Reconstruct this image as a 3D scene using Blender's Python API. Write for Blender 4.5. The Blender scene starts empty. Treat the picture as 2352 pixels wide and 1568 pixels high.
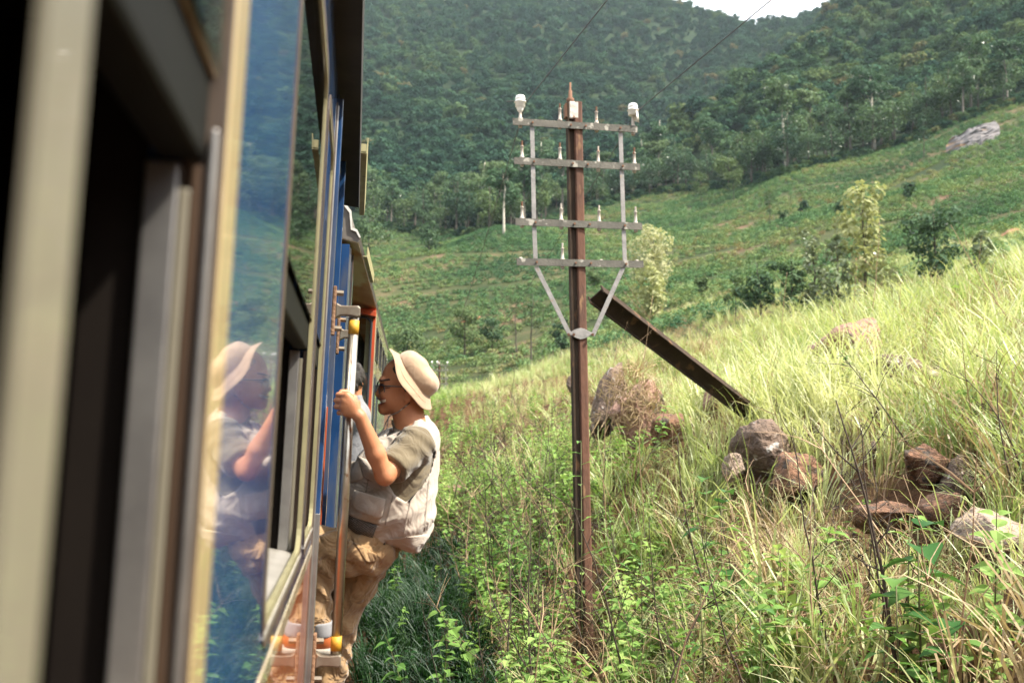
import bpy, bmesh, math, random
import numpy as np
from mathutils import Vector, Matrix

# ------------------------------------------------------------------ camera, light, exposure
SC = bpy.context.scene
COL = SC.collection
CAM_YAW, CAM_PITCH = 8.97, 5.4
cam_data = bpy.data.cameras.new('camera')
cam_data.lens = 35.0; cam_data.sensor_width = 36.0
cam_data.clip_start = 0.02; cam_data.clip_end = 6000
cam_data.dof.use_dof = True
cam_data.dof.focus_distance = 5.2
cam_data.dof.aperture_fstop = 3.6
cam = bpy.data.objects.new('camera', cam_data); COL.objects.link(cam)
cam.location = (0, 0, 0)
cam.rotation_euler = (math.radians(90 + CAM_PITCH), 0, math.radians(-CAM_YAW))
SC.camera = cam

SUN_EL, SUN_AZ = 51.0, 118.0        # azimuth clockwise from +Y
W = bpy.data.worlds.new('World'); SC.world = W; W.use_nodes = True
wn = W.node_tree.nodes; wl = W.node_tree.links
for n in list(wn): wn.remove(n)
sky = wn.new('ShaderNodeTexSky'); sky.sky_type = 'NISHITA'; sky.sun_disc = False
sky.sun_elevation = math.radians(SUN_EL); sky.sun_rotation = math.radians(SUN_AZ)
sky.air_density = 1.0; sky.dust_density = 4.0; sky.ozone_density = 1.0; sky.altitude = 1200
mixs = wn.new('ShaderNodeMixRGB'); mixs.inputs[0].default_value = 0.55
mixs.inputs[2].default_value = (10.5, 10.6, 10.4, 1)      # bright overcast veil over the whole sky
bgn = wn.new('ShaderNodeBackground'); bgn.inputs[1].default_value = 0.125
outw = wn.new('ShaderNodeOutputWorld')
wl.new(sky.outputs[0], mixs.inputs[1]); wl.new(mixs.outputs[0], bgn.inputs[0]); wl.new(bgn.outputs[0], outw.inputs[0])
sun_d = bpy.data.lights.new('sun', 'SUN'); sun_d.energy = 4.8; sun_d.angle = math.radians(1.5)
sun_d.color = (1.0, 0.93, 0.80)
sun = bpy.data.objects.new('sun', sun_d); COL.objects.link(sun)
_e, _a = math.radians(SUN_EL), math.radians(SUN_AZ)
sdir = Vector((math.sin(_a) * math.cos(_e), math.cos(_a) * math.cos(_e), math.sin(_e)))
sun.rotation_euler = sdir.to_track_quat('Z', 'Y').to_euler()
SC.view_settings.view_transform = 'Standard'
try: SC.view_settings.look = 'None'
except Exception: pass
SC.view_settings.gamma = 1.0; SC.view_settings.use_curve_mapping = False
SC.view_settings.exposure = 1.42
SC.cycles.max_bounces = 8; SC.cycles.transparent_max_bounces = 8
SC.cycles.use_denoising = True
SC.cycles.sample_clamp_indirect = 6.0

# ------------------------------------------------------------------ reading positions off the photograph's 2352-wide view
FPX, CX, CY = 2352 * 35 / 36., 1176., 784.
_y, _p = math.radians(CAM_YAW), math.radians(CAM_PITCH)
FW = np.array([math.sin(_y) * math.cos(_p), math.cos(_y) * math.cos(_p), math.sin(_p)])
RT = np.array([math.cos(_y), -math.sin(_y), 0.]); UP = np.cross(RT, FW)
def ray(x, y): return FW + RT * ((x - CX) / FPX) - UP * ((y - CY) / FPX)
def P(x, y, d): return ray(x, y) * d                       # point at forward distance d
def PY(x, y, Y):                                           # point on the plane world-y = Y
    v = ray(x, y); return v * (Y / v[1])
def PR(x, y, r):                                           # point at horizontal range r
    v = ray(x, y); return v * (r / math.hypot(v[0], v[1]))

# ------------------------------------------------------------------ object helpers
def tag(o, label=None, cat=None, group=None, kind=None):
    if label: o['label'] = label
    if cat: o['category'] = cat
    if group: o['group'] = group
    if kind: o['kind'] = kind
    return o
def empty(name, loc=(0, 0, 0), rot=(0, 0, 0), parent=None):
    o = bpy.data.objects.new(name, None); COL.objects.link(o)
    o.location = loc; o.rotation_euler = rot; o.empty_display_size = 0.1
    if parent: o.parent = parent
    return o
def mesh_obj(name, V, F, mats, parent=None, smooth=False, mi=None, link=True):
    me = bpy.data.meshes.new(name)
    me.from_pydata([tuple(map(float, v)) for v in V], [], [tuple(int(i) for i in f) for f in F])
    if not isinstance(mats, (list, tuple)): mats = [mats]
    for m in mats: me.materials.append(m)
    if mi is not None: me.polygons.foreach_set('material_index', np.asarray(mi, np.int32))
    if smooth: me.polygons.foreach_set('use_smooth', np.ones(len(me.polygons), bool))
    me.update()
    o = bpy.data.objects.new(name, me)
    if link: COL.objects.link(o)
    if parent: o.parent = parent
    return o
def bevel(o, w=0.003, seg=2):
    m = o.modifiers.new('bevel', 'BEVEL'); m.width = w; m.segments = seg; m.limit_method = 'ANGLE'; m.angle_limit = 0.6
    return o

class MB:
    """collects shapes into one mesh"""
    def __init__(s): s.V = []; s.F = []; s.M = []; s.S = []
    def add(s, V, F, mi=0):
        b = len(s.V); s.V += [tuple(map(float, v)) for v in V]
        for f in F: s.F.append(tuple(b + int(i) for i in f)); s.M.append(mi)
        return s
    def box(s, a, b, mi=0):
        (x0, y0, z0), (x1, y1, z1) = a, b
        V = [(x0,y0,z0),(x1,y0,z0),(x1,y1,z0),(x0,y1,z0),(x0,y0,z1),(x1,y0,z1),(x1,y1,z1),(x0,y1,z1)]
        return s.add(V, [(3,2,1,0),(4,5,6,7),(0,1,5,4),(1,2,6,5),(2,3,7,6),(3,0,4,7)], mi)
    def obox(s, c, ax, ay, az, mi=0):                      # oriented box: centre and three half-axis vectors
        c, ax, ay, az = map(np.asarray, (c, ax, ay, az))
        V = [c + sx*ax + sy*ay + sz*az for sz in (-1,1) for sx, sy in ((-1,-1),(1,-1),(1,1),(-1,1))]
        return s.add(V, [(3,2,1,0),(4,5,6,7),(0,1,5,4),(1,2,6,5),(2,3,7,6),(3,0,4,7)], mi)
    def bar(s, a, b, w, t, up=(0,1,0), mi=0):              # flat bar from a to b, width w, thickness t along up
        a, b, up = np.asarray(a, float), np.asarray(b, float), np.asarray(up, float)
        d = b - a; L = np.linalg.norm(d); d /= L
        up = up - d * (up @ d); up /= np.linalg.norm(up); sd = np.cross(d, up)
        return s.obox((a + b) / 2, d * L / 2, sd * w / 2, up * t / 2, mi)
    def tube(s, pts, rad, n=8, mi=0, cap=True):
        pts = [np.asarray(p, float) for p in pts]
        if not hasattr(rad, '__len__'): rad = [rad] * len(pts)
        b = len(s.V); N = len(pts); prev = None
        for i, p in enumerate(pts):
            d = pts[min(i+1, N-1)] - pts[max(i-1, 0)]; d = d / (np.linalg.norm(d) + 1e-9)
            if prev is None:
                ref = np.array([0,0,1.]) if abs(d[2]) < 0.9 else np.array([1.,0,0]); a = np.cross(d, ref)
            else: a = prev - d * (prev @ d)
            a = a / (np.linalg.norm(a) + 1e-9); prev = a; c = np.cross(d, a)
            for k in range(n):
                t = 2 * math.pi * k / n
                s.V.append(tuple(p + rad[i] * (a * math.cos(t) + c * math.sin(t))))
        for i in range(N - 1):
            for k in range(n):
                k2 = (k + 1) % n
                s.F.append((b+i*n+k, b+i*n+k2, b+(i+1)*n+k2, b+(i+1)*n+k)); s.M.append(mi)
        if cap:
            s.F.append(tuple(b + k for k in reversed(range(n)))); s.M.append(mi)
            s.F.append(tuple(b + (N-1)*n + k for k in range(n))); s.M.append(mi)
        return s
    def lathe(s, c, axis, prof, n=16, mi=0):               # prof: list of (height along axis, radius)
        c = np.asarray(c, float); ax = np.asarray(axis, float); ax = ax / np.linalg.norm(ax)
        return s.tube([c + ax * h for h, r in prof], [r for h, r in prof], n, mi) if len(prof) > 1 else s
    def extrude(s, prof, a, b, ex, ey, mi=0):              # closed 2-D profile swept from a to b
        a, b, ex, ey = map(lambda q: np.asarray(q, float), (a, b, ex, ey)); n = len(prof)
        V = [a + ex*u + ey*v for u, v in prof] + [b + ex*u + ey*v for u, v in prof]
        F = [(k, (k+1) % n, n + (k+1) % n, n + k) for k in range(n)] + [tuple(reversed(range(n))), tuple(range(n, 2*n))]
        return s.add(V, F, mi)
    def build(s, name, mats, parent=None, smooth=False, bev=0, link=True):
        o = mesh_obj(name, s.V, s.F, mats, parent, smooth, s.M, link)
        if bev: bevel(o, bev)
        return o

# ------------------------------------------------------------------ materials
def _nt(name):
    m = bpy.data.materials.new(name); m.use_nodes = True
    nt = m.node_tree; nt.nodes.clear(); return m, nt, nt.nodes, nt.links
def _ramp(N, stops):
    r = N.new('ShaderNodeValToRGB'); e = r.color_ramp.elements
    while len(e) < len(stops): e.new(0.5)
    for k, (p, c) in enumerate(stops): e[k].position = p; e[k].color = (*c, 1)
    return r
def mat(name, c1, c2=None, rough=0.6, scale=8.0, metal=0.0, bump=0.0, bscale=None, coat=0.0, spots=None, stretch=None, spec=0.5, sss=0.0, coords='Object', detail=5.0, bdist=.02):
    """painted / stone / metal / cloth: two colours broken up by noise, optional third colour in patches, optional fine relief"""
    m, nt, N, L = _nt(name)
    b = N.new('ShaderNodeBsdfPrincipled'); o = N.new('ShaderNodeOutputMaterial'); L.new(b.outputs[0], o.inputs[0])
    tc = N.new('ShaderNodeTexCoord'); mp = N.new('ShaderNodeMapping'); L.new(tc.outputs[coords], mp.inputs[0])
    if stretch: mp.inputs['Scale'].default_value = stretch
    nz = N.new('ShaderNodeTexNoise'); nz.inputs['Scale'].default_value = scale; nz.inputs['Detail'].default_value = detail
    nz.inputs['Roughness'].default_value = 0.62
    L.new(mp.outputs[0], nz.inputs['Vector'])
    rp = _ramp(N, [(0.33, c1), (0.67, c2 or tuple(x * 0.8 for x in c1))]); L.new(nz.outputs[0], rp.inputs[0])
    col = rp.outputs[0]
    if spots:
        n2 = N.new('ShaderNodeTexNoise'); n2.inputs['Scale'].default_value = spots[1]; n2.inputs['Detail'].default_value = 6
        L.new(mp.outputs[0], n2.inputs['Vector'])
        r2 = _ramp(N, [(spots[2], (0, 0, 0)), (spots[2] + 0.06, (1, 1, 1))]); L.new(n2.outputs[0], r2.inputs[0])
        mx = N.new('ShaderNodeMixRGB'); L.new(r2.outputs[0], mx.inputs[0]); L.new(col, mx.inputs[1])
        mx.inputs[2].default_value = (*spots[0], 1); col = mx.outputs[0]
    L.new(col, b.inputs['Base Color'])
    b.inputs['Roughness'].default_value = rough; b.inputs['Metallic'].default_value = metal
    b.inputs['Coat Weight'].default_value = coat; b.inputs['Coat Roughness'].default_value = 0.04
    b.inputs['Specular IOR Level'].default_value = spec
    if sss:
        b.inputs['Subsurface Weight'].default_value = sss; b.inputs['Subsurface Radius'].default_value = (0.012, 0.005, 0.003)
        b.inputs['Subsurface Scale'].default_value = 1.0
    if bump:
        n3 = N.new('ShaderNodeTexNoise'); n3.inputs['Scale'].default_value = bscale or scale * 4; n3.inputs['Detail'].default_value = 5
        L.new(mp.outputs[0], n3.inputs['Vector'])
        bp = N.new('ShaderNodeBump'); bp.inputs['Strength'].default_value = bump; bp.inputs['Distance'].default_value = bdist
        L.new(n3.outputs[0], bp.inputs['Height']); L.new(bp.outputs[0], b.inputs['Normal'])
    return m
def leaf_mat(name, stops, trans=0.35, attr='tint', gloss=0.12, rough=0.45, obj_random=False, back=None):
    """leaves and blades: colour picked per plant, light passing through"""
    m, nt, N, L = _nt(name)
    o = N.new('ShaderNodeOutputMaterial')
    if obj_random: a = N.new('ShaderNodeObjectInfo'); src = a.outputs['Random']
    else:
        a = N.new('ShaderNodeAttribute'); a.attribute_type = 'INSTANCER'; a.attribute_name = attr; src = a.outputs['Fac']
    tc = N.new('ShaderNodeTexCoord')
    nz = N.new('ShaderNodeTexNoise'); nz.inputs['Scale'].default_value = 1.7; nz.inputs['Detail'].default_value = 3
    L.new(tc.outputs['Object'], nz.inputs['Vector'])
    ad = N.new('ShaderNodeMath'); ad.operation = 'MULTIPLY_ADD'; ad.inputs[1].default_value = 0.7; ad.inputs[2].default_value = -0.35
    L.new(nz.outputs[0], ad.inputs[0])
    a2 = N.new('ShaderNodeMath'); a2.operation = 'ADD'; a2.use_clamp = True; L.new(ad.outputs[0], a2.inputs[0]); L.new(src, a2.inputs[1])
    rp = _ramp(N, stops); L.new(a2.outputs[0], rp.inputs[0])
    d = N.new('ShaderNodeBsdfDiffuse'); t = N.new('ShaderNodeBsdfTranslucent'); g = N.new('ShaderNodeBsdfGlossy')
    g.inputs['Roughness'].default_value = rough; g.inputs['Color'].default_value = (1, 1, 1, 1)
    tint = N.new('ShaderNodeMixRGB'); tint.blend_type = 'MULTIPLY'; tint.inputs[0].default_value = 1
    tint.inputs[2].default_value = (1.10, 1.13, 0.74, 1)
    L.new(rp.outputs[0], d.inputs[0]); L.new(rp.outputs[0], tint.inputs[1]); L.new(tint.outputs[0], t.inputs[0])
    m1 = N.new('ShaderNodeMixShader'); m1.inputs[0].default_value = trans; L.new(d.outputs[0], m1.inputs[1]); L.new(t.outputs[0], m1.inputs[2])
    fr = N.new('ShaderNodeFresnel'); fr.inputs[0].default_value = 1.35
    fm = N.new('ShaderNodeMath'); fm.operation = 'MULTIPLY'; fm.inputs[1].default_value = gloss * 5; L.new(fr.outputs[0], fm.inputs[0])
    m2 = N.new('ShaderNodeMixShader'); L.new(fm.outputs[0], m2.inputs[0]); L.new(m1.outputs[0], m2.inputs[1]); L.new(g.outputs[0], m2.inputs[2])
    L.new(m2.outputs[0], o.inputs[0]); return m

# ------------------------------------------------------------------ scatter: one object that holds its plants and the points they stand on
def scatter(name, protos, pts, mats, label=None, kind='stuff', cat=None):
    """protos: list of (V, F, matindex list); pts: dict pos (n,3), rot (n,3), scl (n,), var (n,), tint (n,)"""
    V = []; F = []; M = []; pid = []
    for k, (v, f, mi) in enumerate(protos):
        b = len(V); V += [tuple(q) for q in v]; F += [tuple(b + i for i in q) for q in f]; M += list(mi); pid += [k + 1] * len(v)
    n0 = len(V); n = len(pts['pos'])
    me = bpy.data.meshes.new(name)
    me.from_pydata(V + [tuple(p) for p in pts['pos'].tolist()], [], F)
    for m in mats: me.materials.append(m)
    me.polygons.foreach_set('material_index', np.asarray(M, np.int32))
    def attr(nm, ty, arr, key):
        a = me.attributes.new(nm, ty, 'POINT'); a.data.foreach_set(key, arr)
    attr('proto', 'INT', np.asarray(pid + [0] * n, np.int32), 'value')
    attr('variant', 'INT', np.concatenate([np.full(n0, -1), pts['var']]).astype(np.int32), 'value')
    attr('scl', 'FLOAT', np.concatenate([np.ones(n0), pts['scl']]).astype(np.float32), 'value')
    attr('tint', 'FLOAT', np.concatenate([np.zeros(n0), pts['tint']]).astype(np.float32), 'value')
    attr('rotv', 'FLOAT_VECTOR', np.concatenate([np.zeros((n0, 3)), pts['rot']]).astype(np.float32).ravel(), 'vector')
    me.update()
    o = bpy.data.objects.new(name, me); COL.objects.link(o)
    ng = bpy.data.node_groups.new(name + '_nodes', 'GeometryNodeTree')
    ng.interface.new_socket('Geometry', in_out='INPUT', socket_type='NodeSocketGeometry')
    ng.interface.new_socket('Geometry', in_out='OUTPUT', socket_type='NodeSocketGeometry')
    N, L = ng.nodes, ng.links
    gi = N.new('NodeGroupInput'); go = N.new('NodeGroupOutput'); jn = N.new('GeometryNodeJoinGeometry')
    def named(nm, ty):
        a = N.new('GeometryNodeInputNamedAttribute'); a.data_type = ty; a.inputs['Name'].default_value = nm
        return next(s for s in a.outputs if s.enabled and s.name == 'Attribute')
    def eq(sock, val):
        c = N.new('FunctionNodeCompare'); c.data_type = 'INT'; c.operation = 'EQUAL'
        ins = [s for s in c.inputs if s.enabled]; L.new(sock, ins[0]); ins[1].default_value = val
        return c.outputs[0]
    pr, va, sc, ro = named('proto', 'INT'), named('variant', 'INT'), named('scl', 'FLOAT'), named('rotv', 'FLOAT_VECTOR')
    def sep(val):
        s = N.new('GeometryNodeSeparateGeometry'); s.domain = 'POINT'
        L.new(gi.outputs[0], s.inputs['Geometry']); L.new(eq(pr, val), s.inputs['Selection']); return s.outputs[0]
    base = sep(0)
    e2r = N.new('FunctionNodeEulerToRotation'); L.new(ro, e2r.inputs[0])
    for k in range(len(protos)):
        ip = N.new('GeometryNodeInstanceOnPoints')
        L.new(base, ip.inputs['Points']); L.new(eq(va, k), ip.inputs['Selection']); L.new(sep(k + 1), ip.inputs['Instance'])
        L.new(e2r.outputs[0], ip.inputs['Rotation']); L.new(sc, ip.inputs['Scale']); L.new(ip.outputs[0], jn.inputs[0])
    L.new(jn.outputs[0], go.inputs[0])
    md = o.modifiers.new('scatter', 'NODES'); md.node_group = ng
    tag(o, label, cat, None, kind); return o
# ------------------------------------------------------------------ noise + terrain
_rng = np.random.RandomState(7)
_PT = _rng.rand(256, 256)
def vnoise(x, y, seed=0):
    x = np.asarray(x, float) + seed * 17.31; y = np.asarray(y, float) + seed * 9.77
    xi, yi = np.floor(x).astype(int), np.floor(y).astype(int); fx, fy = x - xi, y - yi
    fx = fx*fx*(3-2*fx); fy = fy*fy*(3-2*fy)
    g = lambda a, b: _PT[a % 256, b % 256]
    return (g(xi,yi)*(1-fx)+g(xi+1,yi)*fx)*(1-fy) + (g(xi,yi+1)*(1-fx)+g(xi+1,yi+1)*fx)*fy - 0.5
def fbm(x, y, oct=4, seed=0):
    s = 0; a = 1
    for k in range(oct):
        s = s + a * vnoise(np.asarray(x) * 2**k, np.asarray(y) * 2**k, seed + k); a *= 0.5
    return s
def tps_fit(X, z, lam):
    d = np.linalg.norm(X[:, None] - X[None], axis=2); K = d*d*np.log(d + 1e-9); n = len(X)
    Pm = np.c_[np.ones(n), X]; A = np.zeros((n+3, n+3)); A[:n,:n] = K + lam*np.eye(n); A[:n,n:] = Pm; A[n:,:n] = Pm.T
    s = np.linalg.solve(A, np.r_[z, 0, 0, 0]); return X, s[:n], s[n:]
def tps(f, Q):
    X, w, a = f; out = a[0] + Q @ a[1:]
    for i in range(len(X)):
        d2 = ((Q - X[i])**2).sum(1) + 1e-12; out = out + w[i] * 0.5 * d2 * np.log(d2)
    return out
# near ground: heights below / above the lens, read at ranges in metres
_near = []
for x in (-4, -1.5, 0.2):
    for y in (0, 4, 8, 13, 20, 30): _near.append((x + y*y/700., y, -2.35))
for px, py, r in [(850,1540,9.5),(1000,1420,10.5),(1000,1270,15),(1010,1140,18),(1000,1035,26),(1000,942,42),(1345,1500,9.45),
                  (1200,1290,12),(1250,1080,17),(1290,915,30),(1450,1040,14),(1730,965,12.5),(1790,1110,10.8),(1950,1230,8.5),(2150,1240,7.4),
                  (2250,1320,6.4),(2100,910,13),(1930,850,17),(1560,808,29),(1800,775,26),(2000,742,24),(2352,700,20),(2352,900,12),(2352,1568,4.4),
                  (1900,1568,5.5),(1600,1568,7),(1350,1568,8.2),(1100,1530,9),(2700,660,17),(2700,1100,7),(2800,1568,4)]:
    _near.append(tuple(PR(px, py, r)))
for x, y, z in [(2,1,-2.3),(3.5,1.5,-1.4),(5,1,-.6),(1.6,4,-2.35),(9,4,2.0),(15,8,5.0),(20,15,5.5),(12,40,2.5),(6,46,2.6),(20,36,3.2),(26,30,3.4),(2.5,60,3.0),(-8,60,-1.0),(-12,20,-3)]:
    _near.append((x, y, z))
_near = np.array(_near); _fn = tps_fit(_near[:, :2] / 10, _near[:, 2], 2e-3)
# hillside: elevation by azimuth and log-range
_far = []
_prof = {
 300: [(1000,60),(800,95),(640,150),(560,200),(500,280),(400,350),(250,480),(60,700),(20,760),(60,950)],
 700: [(965,60),(925,85),(805,115),(620,165),(628,190),(560,240),(505,280),(400,350),(250,480),(72,690),(-4,790),(60,950)],
 900: [(932,60),(898,82),(805,110),(690,138),(603,168),(612,188),(556,232),(505,275),(400,350),(250,480),(78,680),(-2,800),(60,950)],
 1150:[(892,60),(866,80),(795,100),(705,120),(605,150),(532,188),(540,206),(515,240),(430,320),(300,430),(125,600),(-2,780),(-12,810),(70,950)],
 1430:[(800,60),(685,105),(585,150),(495,220),(455,262),(395,330),(340,430),(230,560),(90,680),(-6,800),(60,900)],
 1560:[(775,58),(665,100),(570,146),(485,206),(440,252),(375,295),(325,325),(335,390),(310,500),(190,620),(76,700),(14,790),(80,900)],
 1700:[(745,55),(645,95),(555,140),(478,190),(425,240),(330,285),(215,340),(228,410),(205,540),(110,690),(58,790),(90,900)],
 1800:[(730,53),(620,92),(530,137),(448,183),(392,226),(290,280),(150,365),(168,440),(150,570),(95,690),(60,780),(90,900)],
 2000:[(700,50),(600,85),(500,130),(415,180),(362,225),(250,300),(150,370),(30,440),(-20,500),(-20,800)],
 2300:[(655,45),(565,75),(470,110),(370,160),(268,222),(150,300),(10,420),(-120,560),(-130,800)],
 2700:[(600,42),(440,100),(230,215),(-20,400),(-200,560),(-220,800)],
 3400:[(520,42),(330,100),(130,215),(-120,400),(-300,600)],
}
def _fq(phi, r): return np.c_[phi / math.radians(9.0), np.log(r) * 2.0]
for px, lst in _prof.items():
    for py, r in lst:
        v = PR(px, py, r); _far.append((math.atan2(v[0], v[1]), r, v[2] / r))
_far = np.array(_far); _ff = tps_fit(_fq(_far[:, 0], _far[:, 1]), _far[:, 2], 1e-4)
SCP = [math.atan2(ray(q, 1130)[0], ray(q, 1130)[1]) for q in (1945, 2300)]
def H(x, y, rough=True):
    """ground height at (x, y)"""
    x = np.atleast_1d(np.asarray(x, float)); y = np.atleast_1d(np.asarray(y, float))
    r = np.hypot(x, y) + 1e-6; phi = np.arctan2(x, y)
    wob = .25 * vnoise(phi * 22, r * .2, 2)
    zn = tps(_fn, np.c_[x, y] / 10)
    phc = np.clip(phi, -0.42, 1.05)
    zf = tps(_ff, _fq(phc, np.maximum(r, 40))) * r
    if rough:
        zn = zn + 0.16 * fbm(x * .7, y * .7, 4, 3) * np.clip((x - 0.3) / 2, 0, 1)
        zf = zf + fbm(x * .03, y * .03, 4, 11) * np.clip(r * .012, 0, 5)
    sc = np.clip((phi - SCP[0]) / .05, 0, 1) * np.clip((SCP[1] - phi) / .05, 0, 1) * np.clip((8.95 + wob - r) / .30, 0, 1) * np.clip((r - 6.6) / 1.3, 0, 1)
    zn = zn - .50 * sc * sc * (3 - 2 * sc)          # small eroded scarp in the bank
    t = np.clip((r - 36) / 20, 0, 1); t = t * t * (3 - 2 * t)
    return zn * (1 - t) + zf * t
# where the tea ends and the forest starts
_ED = np.array([(-400,275),(700,272),(840,262),(900,258),(1000,232),(1100,204),(1200,206),(1300,232),(1430,252),(1560,255),(1700,238),(1800,212),(1900,214),(2000,220),(2100,222),(2200,222),(2352,224),(2800,222),(3600,220)], float)
_EP = np.array([math.atan2(ray(x, 500)[0], ray(x, 500)[1]) for x in _ED[:, 0]])
def edge_r(phi): return np.interp(phi, _EP, _ED[:, 1])
def hit(px, py, r0=42, r1=900):
    """first point of the ground along the line of sight"""
    v = ray(px, py); h = math.hypot(v[0], v[1]); rs = np.exp(np.linspace(math.log(r0), math.log(r1), 900))
    x, y = v[0] / h * rs, v[1] / h * rs; z = H(x, y, False)
    k = np.argmax(z / rs >= v[2] / h); return np.array([x[k], y[k], H(x[k], y[k])[0]])

m_ground = None
def ground_material():
    m, nt, N, L = _nt('ground_cover')
    b = N.new('ShaderNodeBsdfPrincipled'); o = N.new('ShaderNodeOutputMaterial'); L.new(b.outputs[0], o.inputs[0])
    b.inputs['Roughness'].default_value = 0.95; b.inputs['Specular IOR Level'].default_value = 0.1
    at = N.new('ShaderNodeAttribute'); at.attribute_name = 'zone'
    tc = N.new('ShaderNodeTexCoord')
    def noise(s, d=6):
        n = N.new('ShaderNodeTexNoise'); n.inputs['Scale'].default_value = s; n.inputs['Detail'].default_value = d
        n.inputs['Roughness'].default_value = 0.65; L.new(tc.outputs['Object'], n.inputs['Vector']); return n
    r1 = _ramp(N, [(0.35, (.050, .026, .015)), (0.5, (.125, .066, .036)), (0.65, (.060, .046, .022))]); L.new(noise(5.0, 9).outputs[0], r1.inputs[0])
    r2 = _ramp(N, [(0.36, (.020, .036, .014)), (0.55, (.060, .066, .028)), (0.68, (.16, .10, .065))]); L.new(noise(.09).outputs[0], r2.inputs[0])
    r3 = _ramp(N, [(0.35, (.014, .026, .014)), (0.65, (.025, .042, .018))]); L.new(noise(.12).outputs[0], r3.inputs[0])
    def mr(a, b_, lo, hi):
        q = N.new('ShaderNodeMapRange'); q.inputs[1].default_value = lo; q.inputs[2].default_value = hi; L.new(at.outputs['Fac'], q.inputs[0])
        x = N.new('ShaderNodeMixRGB'); L.new(q.outputs[0], x.inputs[0]); L.new(a, x.inputs[1]); L.new(b_, x.inputs[2]); return x.outputs[0]
    c = mr(mr(r1.outputs[0], r2.outputs[0], 0.2, 0.8), r3.outputs[0], 1.2, 1.8)
    L.new(c, b.inputs['Base Color'])
    bp = N.new('ShaderNodeBump'); bp.inputs['Strength'].default_value = 0.8; bp.inputs['Distance'].default_value = 0.12
    L.new(noise(9).outputs[0], bp.inputs['Height']); L.new(bp.outputs[0], b.inputs['Normal'])
    return m
def build_terrain():
    ph = np.radians(np.concatenate([np.linspace(-180, -34, 60)[:-1], np.arange(-34, 62, .4), np.linspace(62, 180, 50)[:-1]]))
    rs = np.concatenate([np.exp(np.linspace(math.log(.8), math.log(60), 150)), np.exp(np.linspace(math.log(60.8), math.log(1000), 190)), np.array([1200., 1500.])])
    PH, RS = np.meshgrid(ph, rs); x = (np.sin(PH) * RS).ravel(); y = (np.cos(PH) * RS).ravel()
    z = np.empty_like(x)
    a = np.arctan2(x, y); r = np.hypot(x, y)
    front = (a > -.75) & (a < 1.2) & (r < 1001)
    z[front] = H(x[front], y[front])
    xb, yb, rb = x[~front], y[~front], r[~front]
    zb = np.where(xb > 1.2, np.clip((xb - 1.5) * .6 - 2.3, -2.35, 6), -2.35) + np.clip((rb - 60) * .22, 0, 230) + fbm(xb*.02, yb*.02, 3, 5) * np.clip(rb*.02, 0, 10)
    z[~front] = np.where(rb > 1100, 120, zb)
    n = len(ph); nr = len(rs)
    V = np.c_[x, y, z].tolist(); F = []
    for i in range(nr - 1):
        for k in range(n):
            k2 = (k + 1) % n
            F.append((i*n+k, (i+1)*n+k, (i+1)*n+k2, i*n+k2))
    V.append((0, 0, -2.36)); c = len(V) - 1
    F += [(c, k, (k+1) % n) for k in range(n)]
    o = mesh_obj('ground', V, F, ground_material(), smooth=True)
    zone = np.where(r < 46, 0, np.where(r < edge_r(a), 1, 2)).astype(np.float32); zone = np.append(zone, 0).astype(np.float32)
    at = o.data.attributes.new('zone', 'FLOAT', 'POINT'); at.data.foreach_set('value', zone)
    tag(o, 'overgrown trackside bank rising into tea slopes and a forested mountain', kind='structure')
    return o
build_terrain()
# ------------------------------------------------------------------ plants: prototypes
def _unit(n, rs): v = rs.normal(size=(n, 3)); return v / np.linalg.norm(v, axis=1)[:, None]
def leaf_cloud(clusters, n_per, size, rs, flat=0.0, aspect=1.6, rnd=.6):
    """leaf-sized faces spread through the outer volume of several clumps"""
    V = []; F = []
    for (c, rad) in clusters:
        c = np.asarray(c, float); rad = np.asarray(rad, float); n = int(n_per * (rad.mean() ** 1.3))
        u = _unit(n, rs); d = rs.uniform(.55, 1.08, n)[:, None]
        p = c + u * rad * d
        nr = u * 0.8 + _unit(n, rs) * rnd + np.array([0, 0, .35 + flat]); nr /= np.linalg.norm(nr, axis=1)[:, None]
        t = np.cross(nr, _unit(n, rs)); t /= np.linalg.norm(t, axis=1)[:, None]; b = np.cross(nr, t)
        s = size * rs.uniform(.6, 1.35, n)[:, None]
        q = np.stack([p - t*s*aspect*.5, p - b*s*.42 + nr*s*.12, p + t*s*aspect*.5, p + b*s*.42 + nr*s*.12], 1)
        base = len(V); V += q.reshape(-1, 3).tolist(); F += [(base+4*i, base+4*i+1, base+4*i+2, base+4*i+3) for i in range(n)]
    return V, F
def crown_clusters(R, Hh, k, rs, z0=0.0, umbrella=0.5):
    out = [((0, 0, z0 + Hh * .5), (R * .62, R * .62, Hh * .42))]
    for i in range(k):
        a = 2 * math.pi * (i / k + rs.uniform(-.09, .09)); q = rs.uniform(.35, .72) * R; f = rs.uniform(.15, .95)
        q *= (1 - umbrella * abs(f - .45))
        rr = R * rs.uniform(.28, .46)
        out.append(((math.cos(a) * q, math.sin(a) * q, z0 + Hh * f), (rr, rr, rr * rs.uniform(.55, .85))))
    return out
def blade(p0, az, L, w, bend, rs, seg=4):
    """one arching grass blade as a tapering strip"""
    V = []; F = []; p = np.array(p0, float); el = math.pi / 2 - rs.uniform(.05, .3); d0 = np.array([math.cos(az), math.sin(az), 0])
    side = np.array([-math.sin(az), math.cos(az), 0])
    for i in range(seg + 1):
        t = i / seg; ww = w * (1 - t ** 1.6) * .5 + .0008
        V += [p - side * ww, p + side * ww]
        p = p + (d0 * math.cos(el) + np.array([0, 0, 1]) * math.sin(el)) * L / seg; el -= bend * (0.4 + 1.3 * t) / seg * 2
    F = [(2*i, 2*i+1, 2*i+3, 2*i+2) for i in range(seg)]
    return V, F
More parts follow.
